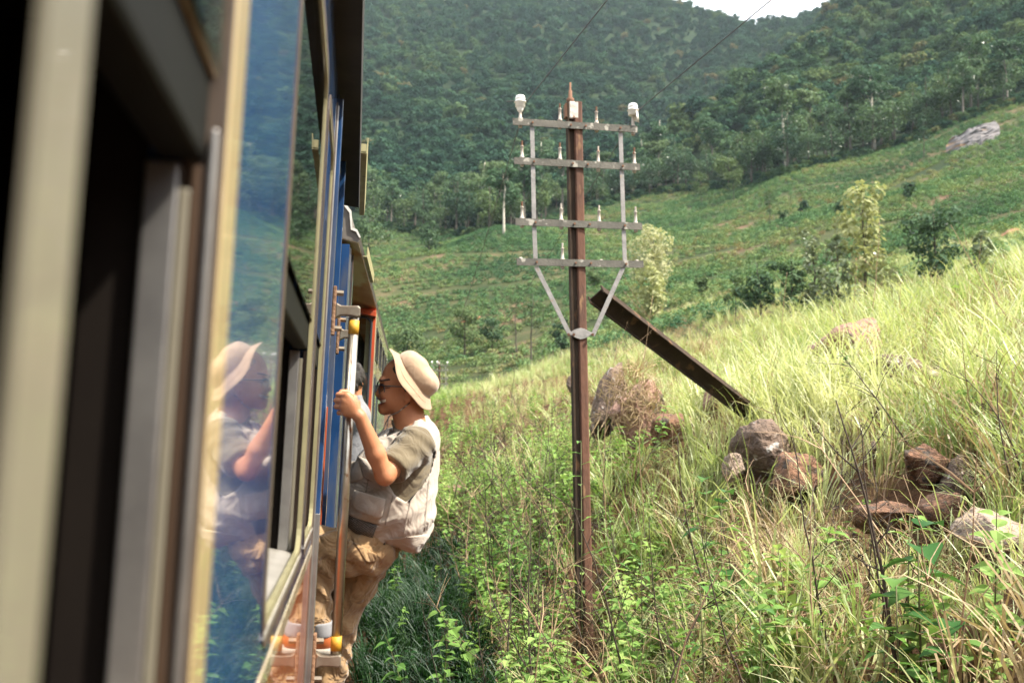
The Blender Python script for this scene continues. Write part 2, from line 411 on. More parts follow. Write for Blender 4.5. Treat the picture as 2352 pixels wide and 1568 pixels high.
def tuft(n, L, w, spread, bend, rs, mi=0):
    V = []; F = []
    for _ in range(n):
        a = rs.uniform(0, 2 * math.pi); q = spread * math.sqrt(rs.uniform())
        v, f = blade((math.cos(a)*q, math.sin(a)*q, -.03), a + rs.uniform(-1, 1), L * rs.uniform(.55, 1.15), w * rs.uniform(.6, 1.3), bend * rs.uniform(.5, 1.5), rs)
        b = len(V); V += v; F += [tuple(b + i for i in q_) for q_ in f]
    return V, F, [mi] * len(F)
def leaf(p, d, L, wd, rs, droop=.35, heart=False):
    """one folded leaf along d"""
    d = d / np.linalg.norm(d); up = np.array([0, 0, 1.]); s = np.cross(d, up); s /= np.linalg.norm(s) + 1e-9; n = np.cross(s, d)
    prof = [(0, .02), (.12, .42), (.3, .5), (.55, .38), (.8, .16), (1, 0)] if not heart else [(-.10, .16), (-.09, .34), (0, .50), (.16, .55), (.34, .51), (.54, .38), (.74, .21), (.90, .08), (1, 0)]
    V = []; F = []
    for t, h in prof:
        c = p + d * L * t - up * droop * L * t * t
        V += [c - s * wd * h + n * wd * h * .35, c, c + s * wd * h + n * wd * h * .35]
    for i in range(len(prof) - 1):
        a = 3 * i; F += [(a, a+1, a+4, a+3), (a+1, a+2, a+5, a+4)]
    return V, F
def weed(Hh, n, L, rs, stem_mi=1, lean=.15):
    """upright leafy weed: stem and pairs of pointed leaves"""
    mb = MB(); a0 = rs.uniform(0, 6.28); pts = []
    for i in range(6):
        t = i / 5; pts.append(np.array([math.cos(a0) * lean * t * t * Hh, math.sin(a0) * lean * t * t * Hh, Hh * t - .03]))
    mb.tube(pts, [.006 - .004 * i / 5 for i in range(6)], 4, stem_mi)
    for i in range(n):
        t = .12 + .88 * (i / n) ** .9; k = t * 5; i0 = min(int(k), 4); p = pts[i0] + (pts[i0+1] - pts[i0]) * (k - i0)
        for sgn in (0, math.pi):
            az = a0 + i * 1.57 + sgn + rs.uniform(-.4, .4); el = rs.uniform(.0, .7)
            d = np.array([math.cos(az) * math.cos(el), math.sin(az) * math.cos(el), math.sin(el)])
            l = L * rs.uniform(.65, 1.2) * (1 - .45 * t)
            v, f = leaf(p + d * .012, d, l, l * .62, rs); mb.add(v, f, 0)
    return mb.V, mb.F, mb.M
def twig(Hh, rs, branches=5, r0=.006, mi=0, seeds=True):
    mb = MB(); a = rs.uniform(0, 6.28); p = np.zeros(3); pts = [p]
    lean = rs.uniform(.05, .35)
    for i in range(7):
        p = p + np.array([math.cos(a) * lean + rs.normal() * .06, math.sin(a) * lean + rs.normal() * .06, 1]) * Hh / 7; pts.append(p)
    pts[0] = pts[0] - np.array([0, 0, .06])
    mb.tube(pts, [r0 * (1 - .75 * i / 7) for i in range(8)], 4, mi)
    for b in range(branches):
        k = rs.randint(2, 7); q = pts[k]; az = rs.uniform(0, 6.28); L = Hh * rs.uniform(.15, .4)
        bp = [q]
        for i in range(3): q = q + np.array([math.cos(az) * .7 + rs.normal() * .1, math.sin(az) * .7 + rs.normal() * .1, .75 - .15 * i]) * L / 3; bp.append(q)
        mb.tube(bp, [r0 * .45, r0 * .36, r0 * .26, r0 * .16], 3, mi, cap=False)
        if seeds:
            for _ in range(4):
                c = bp[rs.randint(1, 4)] + rs.normal(size=3) * .012; s = .006 * rs.uniform(.6, 1.4)
                mb.add([c + (s, 0, 0), c + (0, s, -s), c + (-s, 0, s), c + (0, -s, 0)], [(0, 1, 2), (0, 2, 3), (0, 3, 1), (1, 3, 2)], mi)
    return mb.V, mb.F, mb.M

# ------------------------------------------------------------------ plant materials
M_forest = leaf_mat('forest_leaves', [(0, (.024, .056, .040)), (.35, (.044, .090, .056)), (.62, (.075, .125, .058)), (.85, (.11, .145, .058)), (1, (.14, .12, .062))], trans=.22, gloss=0)
M_tea = leaf_mat('tea_leaves', [(0, (.050, .11, .058)), (.40, (.105, .19, .085)), (.7, (.18, .235, .095)), (1, (.25, .19, .10))], trans=.22, gloss=.006)
M_leafdark = leaf_mat('dark_leaves', [(0, (.042, .080, .052)), (.5, (.075, .125, .066)), (1, (.11, .155, .065))], trans=.25, gloss=.02, obj_random=True)
M_leafyel = leaf_mat('yellow_green_leaves', [(0, (.27, .29, .14)), (.5, (.36, .37, .19)), (1, (.44, .43, .26))], trans=.35, gloss=.02, obj_random=True)
M_leafolive = leaf_mat('grey_olive_leaves', [(0, (.15, .19, .11)), (.5, (.23, .27, .17)), (1, (.33, .35, .25))], trans=.3, gloss=.04, obj_random=True)
M_leafsparse = leaf_mat('thin_grey_green_leaves', [(0, (.05, .075, .03)), (.5, (.085, .10, .045)), (1, (.12, .12, .06))], trans=.3, gloss=.02, obj_random=True)
M_euc = leaf_mat('gum_leaves', [(0, (.050, .10, .055)), (.5, (.080, .14, .070)), (1, (.12, .17, .080))], trans=.25, gloss=.03, obj_random=True)
M_grass = leaf_mat('grass_blades', [(0, (.17, .25, .070)), (.4, (.37, .41, .18)), (.7, (.53, .54, .30)), (1, (.64, .61, .41))], trans=.42, gloss=.010, rough=.5)
M_straw = leaf_mat('dry_grass', [(0, (.20, .135, .075)), (.5, (.36, .27, .155)), (1, (.53, .43, .28))], trans=.25, gloss=.005)
M_shadegrass = leaf_mat('shade_toned_grass', [(0, (.008, .028, .009)), (.5, (.018, .055, .016)), (1, (.045, .095, .024))], trans=.35, gloss=.015, rough=.5)  # dark green carries the train's shade over the trackside strip
M_weed = leaf_mat('weed_leaves', [(0, (.085, .18, .045)), (.4, (.19, .32, .080)), (.75, (.33, .44, .14)), (1, (.46, .50, .20))], trans=.4, gloss=.02, rough=.5)
M_wstem = mat('weed_stems', (.12, .15, .05), (.10, .075, .04), .8, 20)
M_twig = mat('dead_stems', (.030, .022, .017), (.075, .052, .036), .9, 30)
M_cane = mat('dry_canes', (.36, .25, .15), (.24, .15, .085), .8, 30)
M_flower = mat('tiny_blossoms', (.8, .75, .68), (.75, .55, .45), .7, 30)
M_barkw = mat('pale_bark', (.50, .46, .39), (.30, .26, .21), .9, 1.2, stretch=(1, 1, .3), bump=.4)
M_barkg = mat('grey_brown_bark', (.20, .17, .14), (.11, .095, .08), .95, 1.5, stretch=(1, 1, .3), bump=.4)
M_barkd = mat('dark_bark', (.085, .068, .052), (.045, .038, .032), .95, 1.5, stretch=(1, 1, .3), bump=.4)

def px_of(x, y, z):
    p = np.stack([x, y, z], 1); d = p @ FW
    return CX + FPX * (p @ RT) / d, CY - FPX * (p @ UP) / d, d
R_ = np.random.RandomState

# ------------------------------------------------------------------ far forest (uncountable canopy) and single trees
def fprotos():
    out = []
    for k, (R, Hh, kk, n, s) in enumerate([(3.9, 5.0, 7, 44, .62), (4.6, 5.6, 9, 36, .66), (3.2, 6.0, 6, 50, .58), (4.2, 3.6, 8, 40, .60)]):
        rs = R_(40 + k); v, f = leaf_cloud(crown_clusters(R, Hh, kk, rs), n, s, rs, flat=.15, rnd=.42)
        out.append((v, f, [0] * len(f)))
    return out
def build_forest():
    rs = R_(5); pos = []
    r = 218.0
    while r < 800:
        st = 5.3 + r * .0032
        n = int(1.02 * r / st); ph = -.20 + (np.arange(n) + rs.uniform(-.42, .42, n)) * st / r; rr = r + rs.uniform(-.45, .45, n) * st
        ok = rr > edge_r(ph) + 26; pos.append(np.c_[np.sin(ph[ok]) * rr[ok], np.cos(ph[ok]) * rr[ok]]); r += st * .86
    pos = np.concatenate(pos); z = H(pos[:, 0], pos[:, 1]); px, py, d = px_of(pos[:, 0], pos[:, 1], z)
    ok = (px > 250) & (px < 2700) & (py < 720) & (py > -110); pos, z, px = pos[ok], z[ok], px[ok]; n = len(pos)
    big = fbm(pos[:, 0] * .012, pos[:, 1] * .012, 3, 21)
    tint = np.clip(.36 + .55 * big + np.where((np.hypot(pos[:, 0], pos[:, 1]) < 430) & (px > 1480), .16, -.15) + rs.normal(0, .19, n), 0, 1); tint[rs.uniform(size=n) < .012] = 1.0
    scl = rs.uniform(.50, 1.35, n) * (1 + .45 * (rs.uniform(size=n) < .10))
    rot = np.c_[rs.normal(0, .12, n), rs.normal(0, .12, n), rs.uniform(0, 6.28, n)]
    m = 900; ph = rs.uniform(-.1, .66, m); rr = edge_r(ph) + np.abs(rs.normal(0, 5.5, m)) - 1.0; ex = np.c_[np.sin(ph) * rr, np.cos(ph) * rr]      # scrub under the first trees
    pos = np.concatenate([pos, ex]); z = np.concatenate([z, H(ex[:, 0], ex[:, 1]) - .5]); scl = np.concatenate([scl, rs.uniform(.14, .42, m)]); tint = np.concatenate([tint, np.clip(rs.normal(.5, .22, m), 0, .95)])
    rot = np.concatenate([rot, np.c_[np.zeros((m, 2)), rs.uniform(0, 6.28, m)]]); n += m
    scatter('forest', fprotos(), dict(pos=np.c_[pos, z + .3], rot=rot, scl=scl, var=rs.randint(0, 4, n), tint=tint), [M_forest], 'dense dark forest canopy covering the mountainside')
build_forest()

def trunk_mesh(Hh, r0, cb, rs, tips, lean=(0, 0)):
    mb = MB(); pts = []
    wob = rs.normal(0, .012, (8, 2)) * Hh
    for i in range(8):
        t = i / 7; pts.append(np.array([lean[0] * t + wob[i, 0] * t, lean[1] * t + wob[i, 1] * t, Hh * t * .93]))
    pts[0] = pts[0] + np.array([0, 0, -.6])
    mb.tube(pts, [r0 * (1.25 if i == 0 else 1) * (1 - .8 * i / 7) for i in range(8)], 7)
    for tp in tips:
        tp = np.asarray(tp, float); h = min(max(cb * Hh, tp[2] - .22 * Hh * rs.uniform(.5, 1.2)), .85 * Hh); k = h / (.93 * Hh) * 7; i0 = int(min(k, 6)); q = pts[i0] + (pts[i0+1] - pts[i0]) * (k - i0)
        mid = (q + tp) / 2 + np.array([0, 0, -.05 * Hh]) + rs.normal(0, .015, 3) * Hh
        rr = r0 * .38 * (1 - .5 * k / 7)
        mb.tube([q, mid, tp], [rr, rr * .6, rr * .22], 5, cap=False)
    return mb
def tree_parts(kind, Hh, Wd, seed, fine=0):
    """trunk and crown meshes of one tree of height Hh and crown width Wd, base at the origin"""
    rs = R_(seed); R = Wd / 2; lean = (rs.normal(0, .03) * Hh, rs.normal(0, .03) * Hh)
    if kind == 'gum':
        cb = .42; cl = []
        for i in range(13):
            f = rs.uniform(cb + .06, 1.0); a = rs.uniform(0, 6.28); q = R * rs.uniform(.15, .85) * (1 - .5 * abs(f - .75)); rr = R * rs.uniform(.30, .50)
            cl.append(((math.cos(a)*q + lean[0]*f, math.sin(a)*q + lean[1]*f, Hh * (f - .03)), (rr, rr, rr * .55)))
        n, s, lm, bk, r0 = 85 / max(1, R * .22), .48, M_euc, M_barkw, .021 * Hh
    elif kind == 'dark':
        cb = .18; cl = [((c[0] + lean[0]*.5, c[1] + lean[1]*.5, c[2]), r) for c, r in crown_clusters(R, Hh * .8, 9, rs, Hh * .2)]
        n, s, lm, bk, r0 = 46 / max(1, R * .25), .42, M_leafdark, M_barkd, .02 * Hh
    elif kind == 'yellow':
        cb = .3; cl = []; R *= 1.45
        for i in range(15):
            f = .28 + .7 * (i / 14); w = R * (1 - abs(f - .5) * .95) * 1.05; a = i * 2.4; q = w * rs.uniform(.2, .8)
            rr = R * rs.uniform(.34, .52) * (1.1 - .45 * f)
            cl.append(((math.cos(a)*q, math.sin(a)*q, Hh * f), (rr, rr, rr * 1.1)))
        n, s, lm, bk, r0 = 150, .22, M_leafyel, M_barkd, .016 * Hh
    elif kind == 'olive':
        cb = .2; cl = []
        for i in range(14):
            f = .2 + .76 * (i / 13); w = R * (1 - abs(f - .45) * 1.1) * .8; a = i * 2.4; q = w * rs.uniform(.25, .95); rr = R * rs.uniform(.24, .38) * (1.1 - .45 * f)
            cl.append(((math.cos(a)*q, math.sin(a)*q, Hh * f), (rr, rr, rr * 1.25)))
        n, s, lm, bk, r0 = 130, .22, M_leafolive, M_barkd, .018 * Hh
    elif kind == 'sparse':
        cb = .4; cl = []
        for i in range(14):
            f = rs.uniform(.45, 1.0); a = rs.uniform(0, 6.28); q = R * rs.uniform(.1, .9); rr = R * rs.uniform(.2, .36)
            cl.append(((math.cos(a)*q, math.sin(a)*q, Hh * (f - .03)), (rr, rr, rr * .7)))
        n, s, lm, bk, r0 = 48, .20, M_leafsparse, M_barkd, .012 * Hh
    else:  # slim
        cb = .5; cl = []
        for i in range(8):
            f = rs.uniform(.52, 1.0); a = rs.uniform(0, 6.28); q = R * rs.uniform(.1, .7); rr = R * rs.uniform(.3, .5)
            cl.append(((math.cos(a)*q, math.sin(a)*q, Hh * (f - .04)), (rr, rr, rr * .9)))
        n, s, lm, bk, r0 = 90, .26, M_leafdark, M_barkd, .012 * Hh
    if fine: s, n = s * fine, n / fine ** 1.7
    v, f = leaf_cloud(cl, n, s, rs, flat=.15)
    tips = [c for c, r in cl[::2]]
    return trunk_mesh(Hh, r0, cb, rs, tips, lean), bk, v, f, lm
def tree(name, kind, p, Hh, Wd, seed, label, cat='tree', group=None, rz=0, fine=0):
    o = empty(name, tuple(p), (0, 0, rz)); tag(o, label, cat, group)
    tm, bk, v, f, lm = tree_parts(kind, Hh, Wd, seed, fine)
    tm.build('trunk', M_barkg if seed >= 300 and bk is M_barkw else bk, o, smooth=True)
    mesh_obj('crown', v, f, lm, o)
    return o
def copy_tree_of(o):
    c = o.copy(); COL.objects.link(c)
    for ch in list(o.children):
        d = ch.copy(); COL.objects.link(d); d.parent = c
        for g in list(ch.children):
            e = g.copy(); COL.objects.link(e); e.parent = d
    return c
# trees one can pick out: base (x, y), top y, crown width in the 2352-wide view
_single = [
 ('gum_tree','gum',1807,394,178,112,'tallest gum tree on the right slope with bare white trunk and forked top'),
 ('gum_tree','gum',2010,357,160,104,'tall white trunked gum tree at the forest edge left of the bare rock face'),
 ('gum_tree','gum',1481,402,285,64,'slender white trunked gum tree just right of the upper telegraph arm, left one of two'),
 ('gum_tree','gum',1517,412,248,74,'slender white trunked gum tree behind the right white insulator, right one of two'),
 ('gum_tree','gum',1246,486,318,84,'gum tree with a short pale trunk seen between the left strap and the rusty pole'),
 ('gum_tree','gum',1157,545,380,96,'gum tree with twin pale trunk standing on the tea ridge left of the pole'),
 ('gum_tree','gum',1106,520,350,90,'grey green gum tree at the foot of the forest left of the telegraph arms'),
 ('broad_tree','dark',848,615,478,112,'dark spreading tree at the tea valley right beside the train roof'),
 ('broad_tree','dark',985,588,520,82,'low dark tree in the hollow behind the near tea ridge'),
 ('broad_tree','dark',1022,520,455,76,'rounded tree with reddish tinge at the forest foot above the tea ridge'),
 ('slim_tree','slim',2122,368,268,46,'slim dark tree on the tea slope just left of the bare rock face'),
 ('slim_tree','slim',1768,514,428,34,'slim dark tree with a thin trunk alone in the tea left of the yellow tree'),
 ('slim_tree','slim',1612,470,395,44,'thin tree on the grassy edge between tea and forest'),
 ('slim_tree','slim',1685,462,385,50,'thin grey tree standing where the forest edge dips to the tea'),
 ('yellow_tree','yellow',1990,705,418,104,'tall yellow green tree standing on the tea slope above the grassy crest'),
 ('yellow_tree','yellow',1498,660,512,80,'yellow green tree beside the right end of the lowest telegraph arm'),
 ('yellow_tree','yellow',1497,760,622,70,'pale yellow green bushy tree behind the diagonal rail top'),
 ('olive_tree','olive',1868,735,522,96,'grey olive tree with feathery upright top left of the tall yellow tree'),
 ('olive_tree','olive',1925,725,540,104,'grey olive bushy tree right against the tall yellow tree'),
 ('broad_tree','dark',1822,745,575,86,'dark tree with several thin stems left of the olive trees'),
 ('broad_tree','dark',1752,750,590,104,'dark spreading tree above the crest right of the diagonal rail'),
 ('slim_tree','slim',1690,755,630,60,'small dark tree low on the slope above the boulder bank'),
 ('broad_tree','dark',2155,672,470,168,'wide dark tree with a broad airy crown above the grassy crest on the right'),
 ('olive_tree','olive',2258,650,528,92,'rounded blue grey tree near the right edge above the grass'),
 ('sparse_tree','sparse',1220,828,650,92,'thin crowned tree with a dark straight trunk left of the rusty pole'),
 ('sparse_tree','sparse',1186,815,668,74,'thin brownish tree just left of the straight trunked one'),
 ('broad_tree','dark',1068,815,700,104,'dark airy tree on the lower tea slope above the distant pole'),
 ('broad_tree','dark',935,815,722,104,'rounded mid green tree on the low slope above the hat'),
 ('broad_tree','dark',1130,800,712,72,'small leaning dark tree between the lower slope trees'),
 ('broad_tree','dark',1290,810,720,60,'small dark tree right behind the rusty pole'),
 ('bush_tree','dark',1612,672,622,44,'small rounded blue green tree alone on the tea slope'),
 ('bush_tree','dark',1365,648,606,44,'small dark bush tree just right of the pole in the tea'),
 ('bush_tree','dark',1846,478,448,36,'small round dark tree in the tea'),
 ('bush_tree','dark',1800,438+70,478,30,'small round dark tree below the slim one in the tea'),
 ('bush_tree','dark',2090,470,425,44,'dark rounded tree in the tea right of the yellow tree top'),
 ('bush_tree','dark',1930,500,468,30,'tiny dark bush tree behind the yellow tree'),
]
def build_trees():
    for i, (nm, kind, bx, by, ty, wpx, lab) in enumerate(_single):
        p = hit(bx, by, 44 if by > 600 else 60, 420); r = math.hypot(p[0], p[1]); d = float(p @ FW)
        sc = d / FPX; tree(nm, kind, p - np.array([0, 0, .3]), (by - ty) * sc * 1.03, wpx * sc, 100 + i, lab, rz=i * 1.3, fine=(float(np.clip(r / 210, .42, 1)) if kind in ('dark', 'slim', 'gum', 'sparse') else 0))
    # the front ranks of the forest, one by one
    src = []
    for k, (kind, hh, ww) in enumerate([('gum', 17, 9), ('dark', 11, 9), ('dark', 13, 8), ('gum', 15, 8), ('dark', 9, 9), ('slim', 12, 5)]):
        o = tree('forest_edge_tree', kind, (0, 0, 0), hh, ww, 300 + k, ['gum tree in the front rank of the forest above the tea', 'rounded dark tree in the front rank of the forest above the tea', 'taller dark tree in the front rank of the forest above the tea', 'lighter gum tree in the front rank of the forest above the tea', 'low wide tree in the front rank of the forest above the tea', 'slim tree in the front rank of the forest above the tea'][k], group='trees along the forest edge')
        src.append([o, False])
    rs = R_(77)
    for row in range(6):
        ph = -.02
        while ph < .61:
            ph += rs.uniform(4.6, 8.2) / 225; r = edge_r(ph) + 1.5 + row * 5.5 + rs.uniform(-2, 2)
            x, y = math.sin(ph) * r, math.cos(ph) * r; z = H(x, y)[0]
            k = rs.randint(0, 6) if rs.uniform() < .45 else rs.choice([1, 2, 4])
            o, used = src[k]
            c = copy_tree_of(o) if used else o
            src[k][1] = True
            s = rs.uniform(.65, 1.12); c.location = (x, y, z - .3); c.rotation_euler = (0, 0, rs.uniform(0, 6.28)); c.scale = (s, s, s * rs.uniform(.9, 1.1))
build_trees()

# ------------------------------------------------------------------ tea slopes
def build_tea():
    rs = R_(9); protos = []
    for k in range(3):
        cl = [((0, 0, .18), (.55, .55, .38)), ((.28, .1, .16), (.36, .34, .34)), ((-.25, -.15, .15), (.38, .34, .36))]
        v, f = leaf_cloud(cl, 120, .145, R_(60 + k), flat=.55, aspect=1.5); protos.append((v, f, [0] * len(f)))
    P_ = []; r = 60.0
    while r < 285:
        dr = 1.55 + r * .0034; st = .80 + r * .0012
        n = int(.98 * r / st); ph = -.20 + (np.arange(n) + rs.uniform(-.25, .25, n)) * st / r
        rr = r * (1 + .05 * np.sin(ph * 9 + 1.1) + .16 * (ph - .3) + .02 * np.sin(ph * 31)) + rs.uniform(-.3, .3, n)
        P_.append(np.c_[ph, rr]); r += dr
    A = np.concatenate(P_); ph, rr = A[:, 0], A[:, 1]; x, y = np.sin(ph) * rr, np.cos(ph) * rr
    z = H(x, y); px, py, d = px_of(x, y, z)
    gap = fbm(x * .055, y * .055, 4, 31); fine = fbm(x * .3, y * .3, 2, 41)
    rowc = rr / (1 + .05 * np.sin(ph * 9 + 1.1) + .16 * (ph - .3) + .02 * np.sin(ph * 31)); path = (np.mod(rowc + 2.5 * np.sin(ph * 7), 23) < 1.9) & (rr > 70)
    ok = ~path & (rr > np.where(px < 1330, 84, 60)) & (rr < edge_r(ph) + 3) & (px > 640) & (px < 2560) & (py < 880) & (gap + .55 * fine < .44) & (rs.uniform(size=len(x)) > .06)
    for (ex, ey, er, ea) in EARTH:
        ok &= ~((np.abs(rr - er) < ea[1]) & (np.abs((ph - ex) * rr) < ea[0]))
    x, y, z, gap, rr = x[ok], y[ok], z[ok], gap[ok], rr[ok]; n = len(x)
    tint = np.clip(.42 + .75 * gap + rs.normal(0, .12, n), 0, 1)
    scatter('tea_bushes', protos, dict(pos=np.c_[x, y, z], rot=np.c_[rs.normal(0, .15, (n, 2)), rs.uniform(0, 6.28, n)], scl=rs.uniform(.75, 1.35, n) * (1 + .10 * (rr > 150)), var=rs.randint(0, 3, n), tint=tint), [M_tea], 'clipped tea bushes in contour rows over the hillside')
EARTH = []
M_earth = mat('red_earth', (.26, .105, .045), (.15, .075, .04), .95, 1.2, bump=.5)
def build_earth():
    for (px, py, wpx, hgt) in [(2325, 546, 50, .40), (1985, 588, 60, .35), (1080, 722, 46, .3)]:
        p = hit(px, py, 60, 280); r = math.hypot(p[0], p[1]); ph = math.atan2(p[0], p[1]); wd = wpx * r / FPX
        EARTH.append((ph, 0, r, (wd / 2 + .3, 1.3)))
        V = []; F = []; n = 16; rs = R_(int(px))
        for i in range(n + 1):
            a = ph + (i / n - .5) * wd / r
            for k in range(3):
                q = r + (k - 1) * .55 * (1 - abs(i / n - .5)) + rs.uniform(-.1, .1); x, y = math.sin(a) * q, math.cos(a) * q
                V.append((x, y, H(x, y)[0] + .12 + k * hgt * .5 * (1 - (2 * i / n - 1) ** 2) + rs.uniform(-.05, .05)))
        for i in range(n):
            for k in range(2): a = 3 * i + k; F.append((a, a + 3, a + 4, a + 1))
        o = mesh_obj('earth_cut', V, F, M_earth, smooth=True)
        sol = o.modifiers.new('solid', 'SOLIDIFY'); sol.thickness = .3
        tag(o, kind='structure')
build_earth(); build_tea()
M_cliff = mat('grey_cliff', (.17, .150, .148), (.085, .080, .084), .9, .35, bump=.6, bscale=1.2, stretch=(.4, .4, 3), spots=((.22, .13, .07), .35, .60))
def build_cliff():
    p = hit(2235, 345, 100, 300); r = math.hypot(p[0], p[1]); d = float(p @ FW); s = d / FPX
    V = []; F = []; n, m = 26, 16; rs = R_(3); right = np.array([p[1], -p[0], 0]) / r; back = np.array([p[0], p[1], 0]) / r
    for j in range(m + 1):
        for i in range(n + 1):
            u, v = i / n * 2 - 1, j / m
            w = 58 * s * (1 - .5 * max(0, v - .7)); xx = u * w
            zz = v * 66 * s + u * 16 * s + fbm(u * 3, v * 3, 3, 8) * .5
            dep = v * 4.0 + fbm(u * 3, v * 12, 4, 15) * .7 + (u * u) * 1.5
            V.append(p + right * xx + np.array([0, 0, zz - .3]) + back * dep)
    for j in range(m):
        for i in range(n): a = j * (n + 1) + i; F.append((a, a + 1, a + n + 2, a + n + 1))
    o = mesh_obj('rock_face', V, F, M_cliff); so = o.modifiers.new('solid', 'SOLIDIFY'); so.thickness = 2.0; so.offset = -1
    tag(o, 'bare grey rock face on the hillside between tea and forest', 'rock face')
build_cliff()
# ------------------------------------------------------------------ boulders on the bank
M_rockp = mat('pinkish_rock', (.36, .21, .155), (.21, .12, .09), .95, 3, bump=.9, bscale=7, bdist=.12, spots=((.10, .075, .06), 2.2, .58))
M_rockd = mat('dark_lichen_rock', (.10, .068, .050), (.20, .135, .10), .95, 3.5, bump=.9, bscale=6, bdist=.12, spots=((.50, .45, .40), 3.2, .62))
M_rocko = mat('orange_brown_rock', (.25, .125, .070), (.12, .062, .038), .95, 4, bump=.9, bscale=7, bdist=.12, spots=((.075, .055, .042), 3, .55))
M_rockg = mat('grey_tan_rock', (.38, .29, .22), (.24, .175, .135), .95, 4, bump=.8, bscale=8, bdist=.10, spots=((.12, .09, .07), 3.5, .62))
BLD = []
def boulder(px, py, r, w, h, dep, m, seed, label, tilt=0.0, name='boulder', rough=.30, flat=.25):
    """rounded, faceted rock centred on a line of sight, w and h in view pixels"""
    c = PR(px, py, r); d = float(c @ FW); s = d / FPX; a, b, e = w * s / 2 * 1.12, dep, h * s / 2 * 1.05; c = c - np.array([0, 0, e * .10])
    bm = bmesh.new(); bmesh.ops.create_icosphere(bm, subdivisions=4, radius=1.0); rs = R_(seed)
    dirs = _unit(14, rs); lim = rs.uniform(.45, .86, 14)
    for v in bm.verts:
        p = np.array(v.co)
        for q, l in zip(dirs, lim):
            t = p @ q
            if t > l: p = p - q * (t - l) * .97
        n = fbm(p[0]*1.6 + seed, p[1]*1.6 + p[2]*1.3, 4, seed % 50) * rough + fbm(p[0]*6 + p[2]*5, p[1]*6 - p[2]*4, 3, seed % 30) * .11
        p = p * (1 + n); v.co = p
    me = bpy.data.meshes.new(name); bm.to_mesh(me); bm.free()
    me.materials.append(m); me.polygons.foreach_set('use_smooth', np.ones(len(me.polygons), bool))
    o = bpy.data.objects.new(name, me); COL.objects.link(o)
    yw = math.atan2(c[0], c[1]); o.location = tuple(c); o.rotation_euler = (0, tilt, -yw); o.scale = (a, b, e)
    tag(o, label, 'boulder'); BLD.append((c[0], c[1], max(a, b * .8), yw, a, b)); return o
boulder(1942, 796, 16.6, 250, 160, 1.1, M_rockp, 1, 'broad low pinkish boulder high on the grassy bank, the largest rock')
boulder(2098, 856, 12.8, 170, 140, .55, M_rockd, 2, 'dark boulder with white lichen patches in the grass right of the low pink one', .12)
boulder(1765, 1032, 11.2, 150, 150, .5, M_rockd, 24, 'dark overhanging boulder just below the foot of the diagonal rail', .1)
boulder(1850, 1085, 10.4, 150, 125, .45, M_rocko, 4, 'orange brown boulder leaning against the dark overhanging one')
boulder(1458, 950, 14.3, 150, 190, .6, M_rockp, 5, 'tall leaning pink boulder draped with dry straw right of the pole', -.25)
boulder(1402, 915, 14.9, 84, 165, .5, M_rockd, 6, 'narrow dark boulder behind the straw draped one', .25)
boulder(1556, 985, 13.2, 110, 150, .5, M_rocko, 7, 'shadowed brown boulder half buried between straw draped rock and diagonal rail')
boulder(1642, 915, 13.6, 76, 60, .4, M_rockp, 8, 'small pink rock peeping out behind the diagonal rail')
boulder(2010, 1032, 10.2, 56, 62, .25, M_rockg, 9, 'small pale rock above the eroded brown bank')
boulder(1686, 1066, 10.6, 52, 84, .25, M_rockg, 10, 'small pale upright rock left of the dark overhanging boulder')
boulder(2120, 1062, 9.1, 130, 112, .4, M_rocko, 11, 'brown earthy rock under the green grass clump on the right', .1)
boulder(2205, 1105, 8.8, 110, 110, .35, M_rockd, 12, 'dark earthy rock beside the grass clump on the right')
boulder(2050, 1185, 8.1, 150, 110, .35, M_rocko, 13, 'crumbling orange brown rock low in the eroded bank')
boulder(2160, 1165, 8.0, 150, 96, .35, M_rocko, 14, 'brown rock under the eroded overhang left of the big grey one')
boulder(2312, 1232, 6.7, 240, 160, .5, M_rockg, 15, 'big grey tan boulder at the right edge of the frame', .05)
boulder(1046, 1126, 17.5, 56, 44, .3, M_rockp, 16, 'small pink rock in the weeds just behind the vest')
boulder(1316, 882, 22, 36, 46, .4, M_rockd, 17, 'dark rock on the crest just left of the rusty pole')

def loose_stones():
    src = None; rs = R_(90)
    for i in range(34):
        px, py = (rs.uniform(1930, 2290), rs.uniform(1085, 1235)) if i < 24 else (rs.uniform(1620, 1930), rs.uniform(1060, 1180))
        r = np.interp(py, [1060, 1235], [9.6, 7.2]); v = ray(px, py); h = math.hypot(v[0], v[1]); x, y = v[0] / h * r, v[1] / h * r
        if src is None:
            src = boulder(px, py, r, 40, 34, .09, M_rocko, 60, 'small loose brown stone in the eroded bank', name='stone'); BLD.pop(); o = src; base = src.scale.copy()
        else: o = src.copy(); COL.objects.link(o)
        o['group'] = 'loose stones in the eroded bank'; o['category'] = 'stone'
        k = rs.uniform(.5, 1.5); o.location = (x, y, H(x, y)[0] + .02); o.scale = base * k; o.rotation_euler = tuple(rs.uniform(0, 6, 3))
loose_stones()
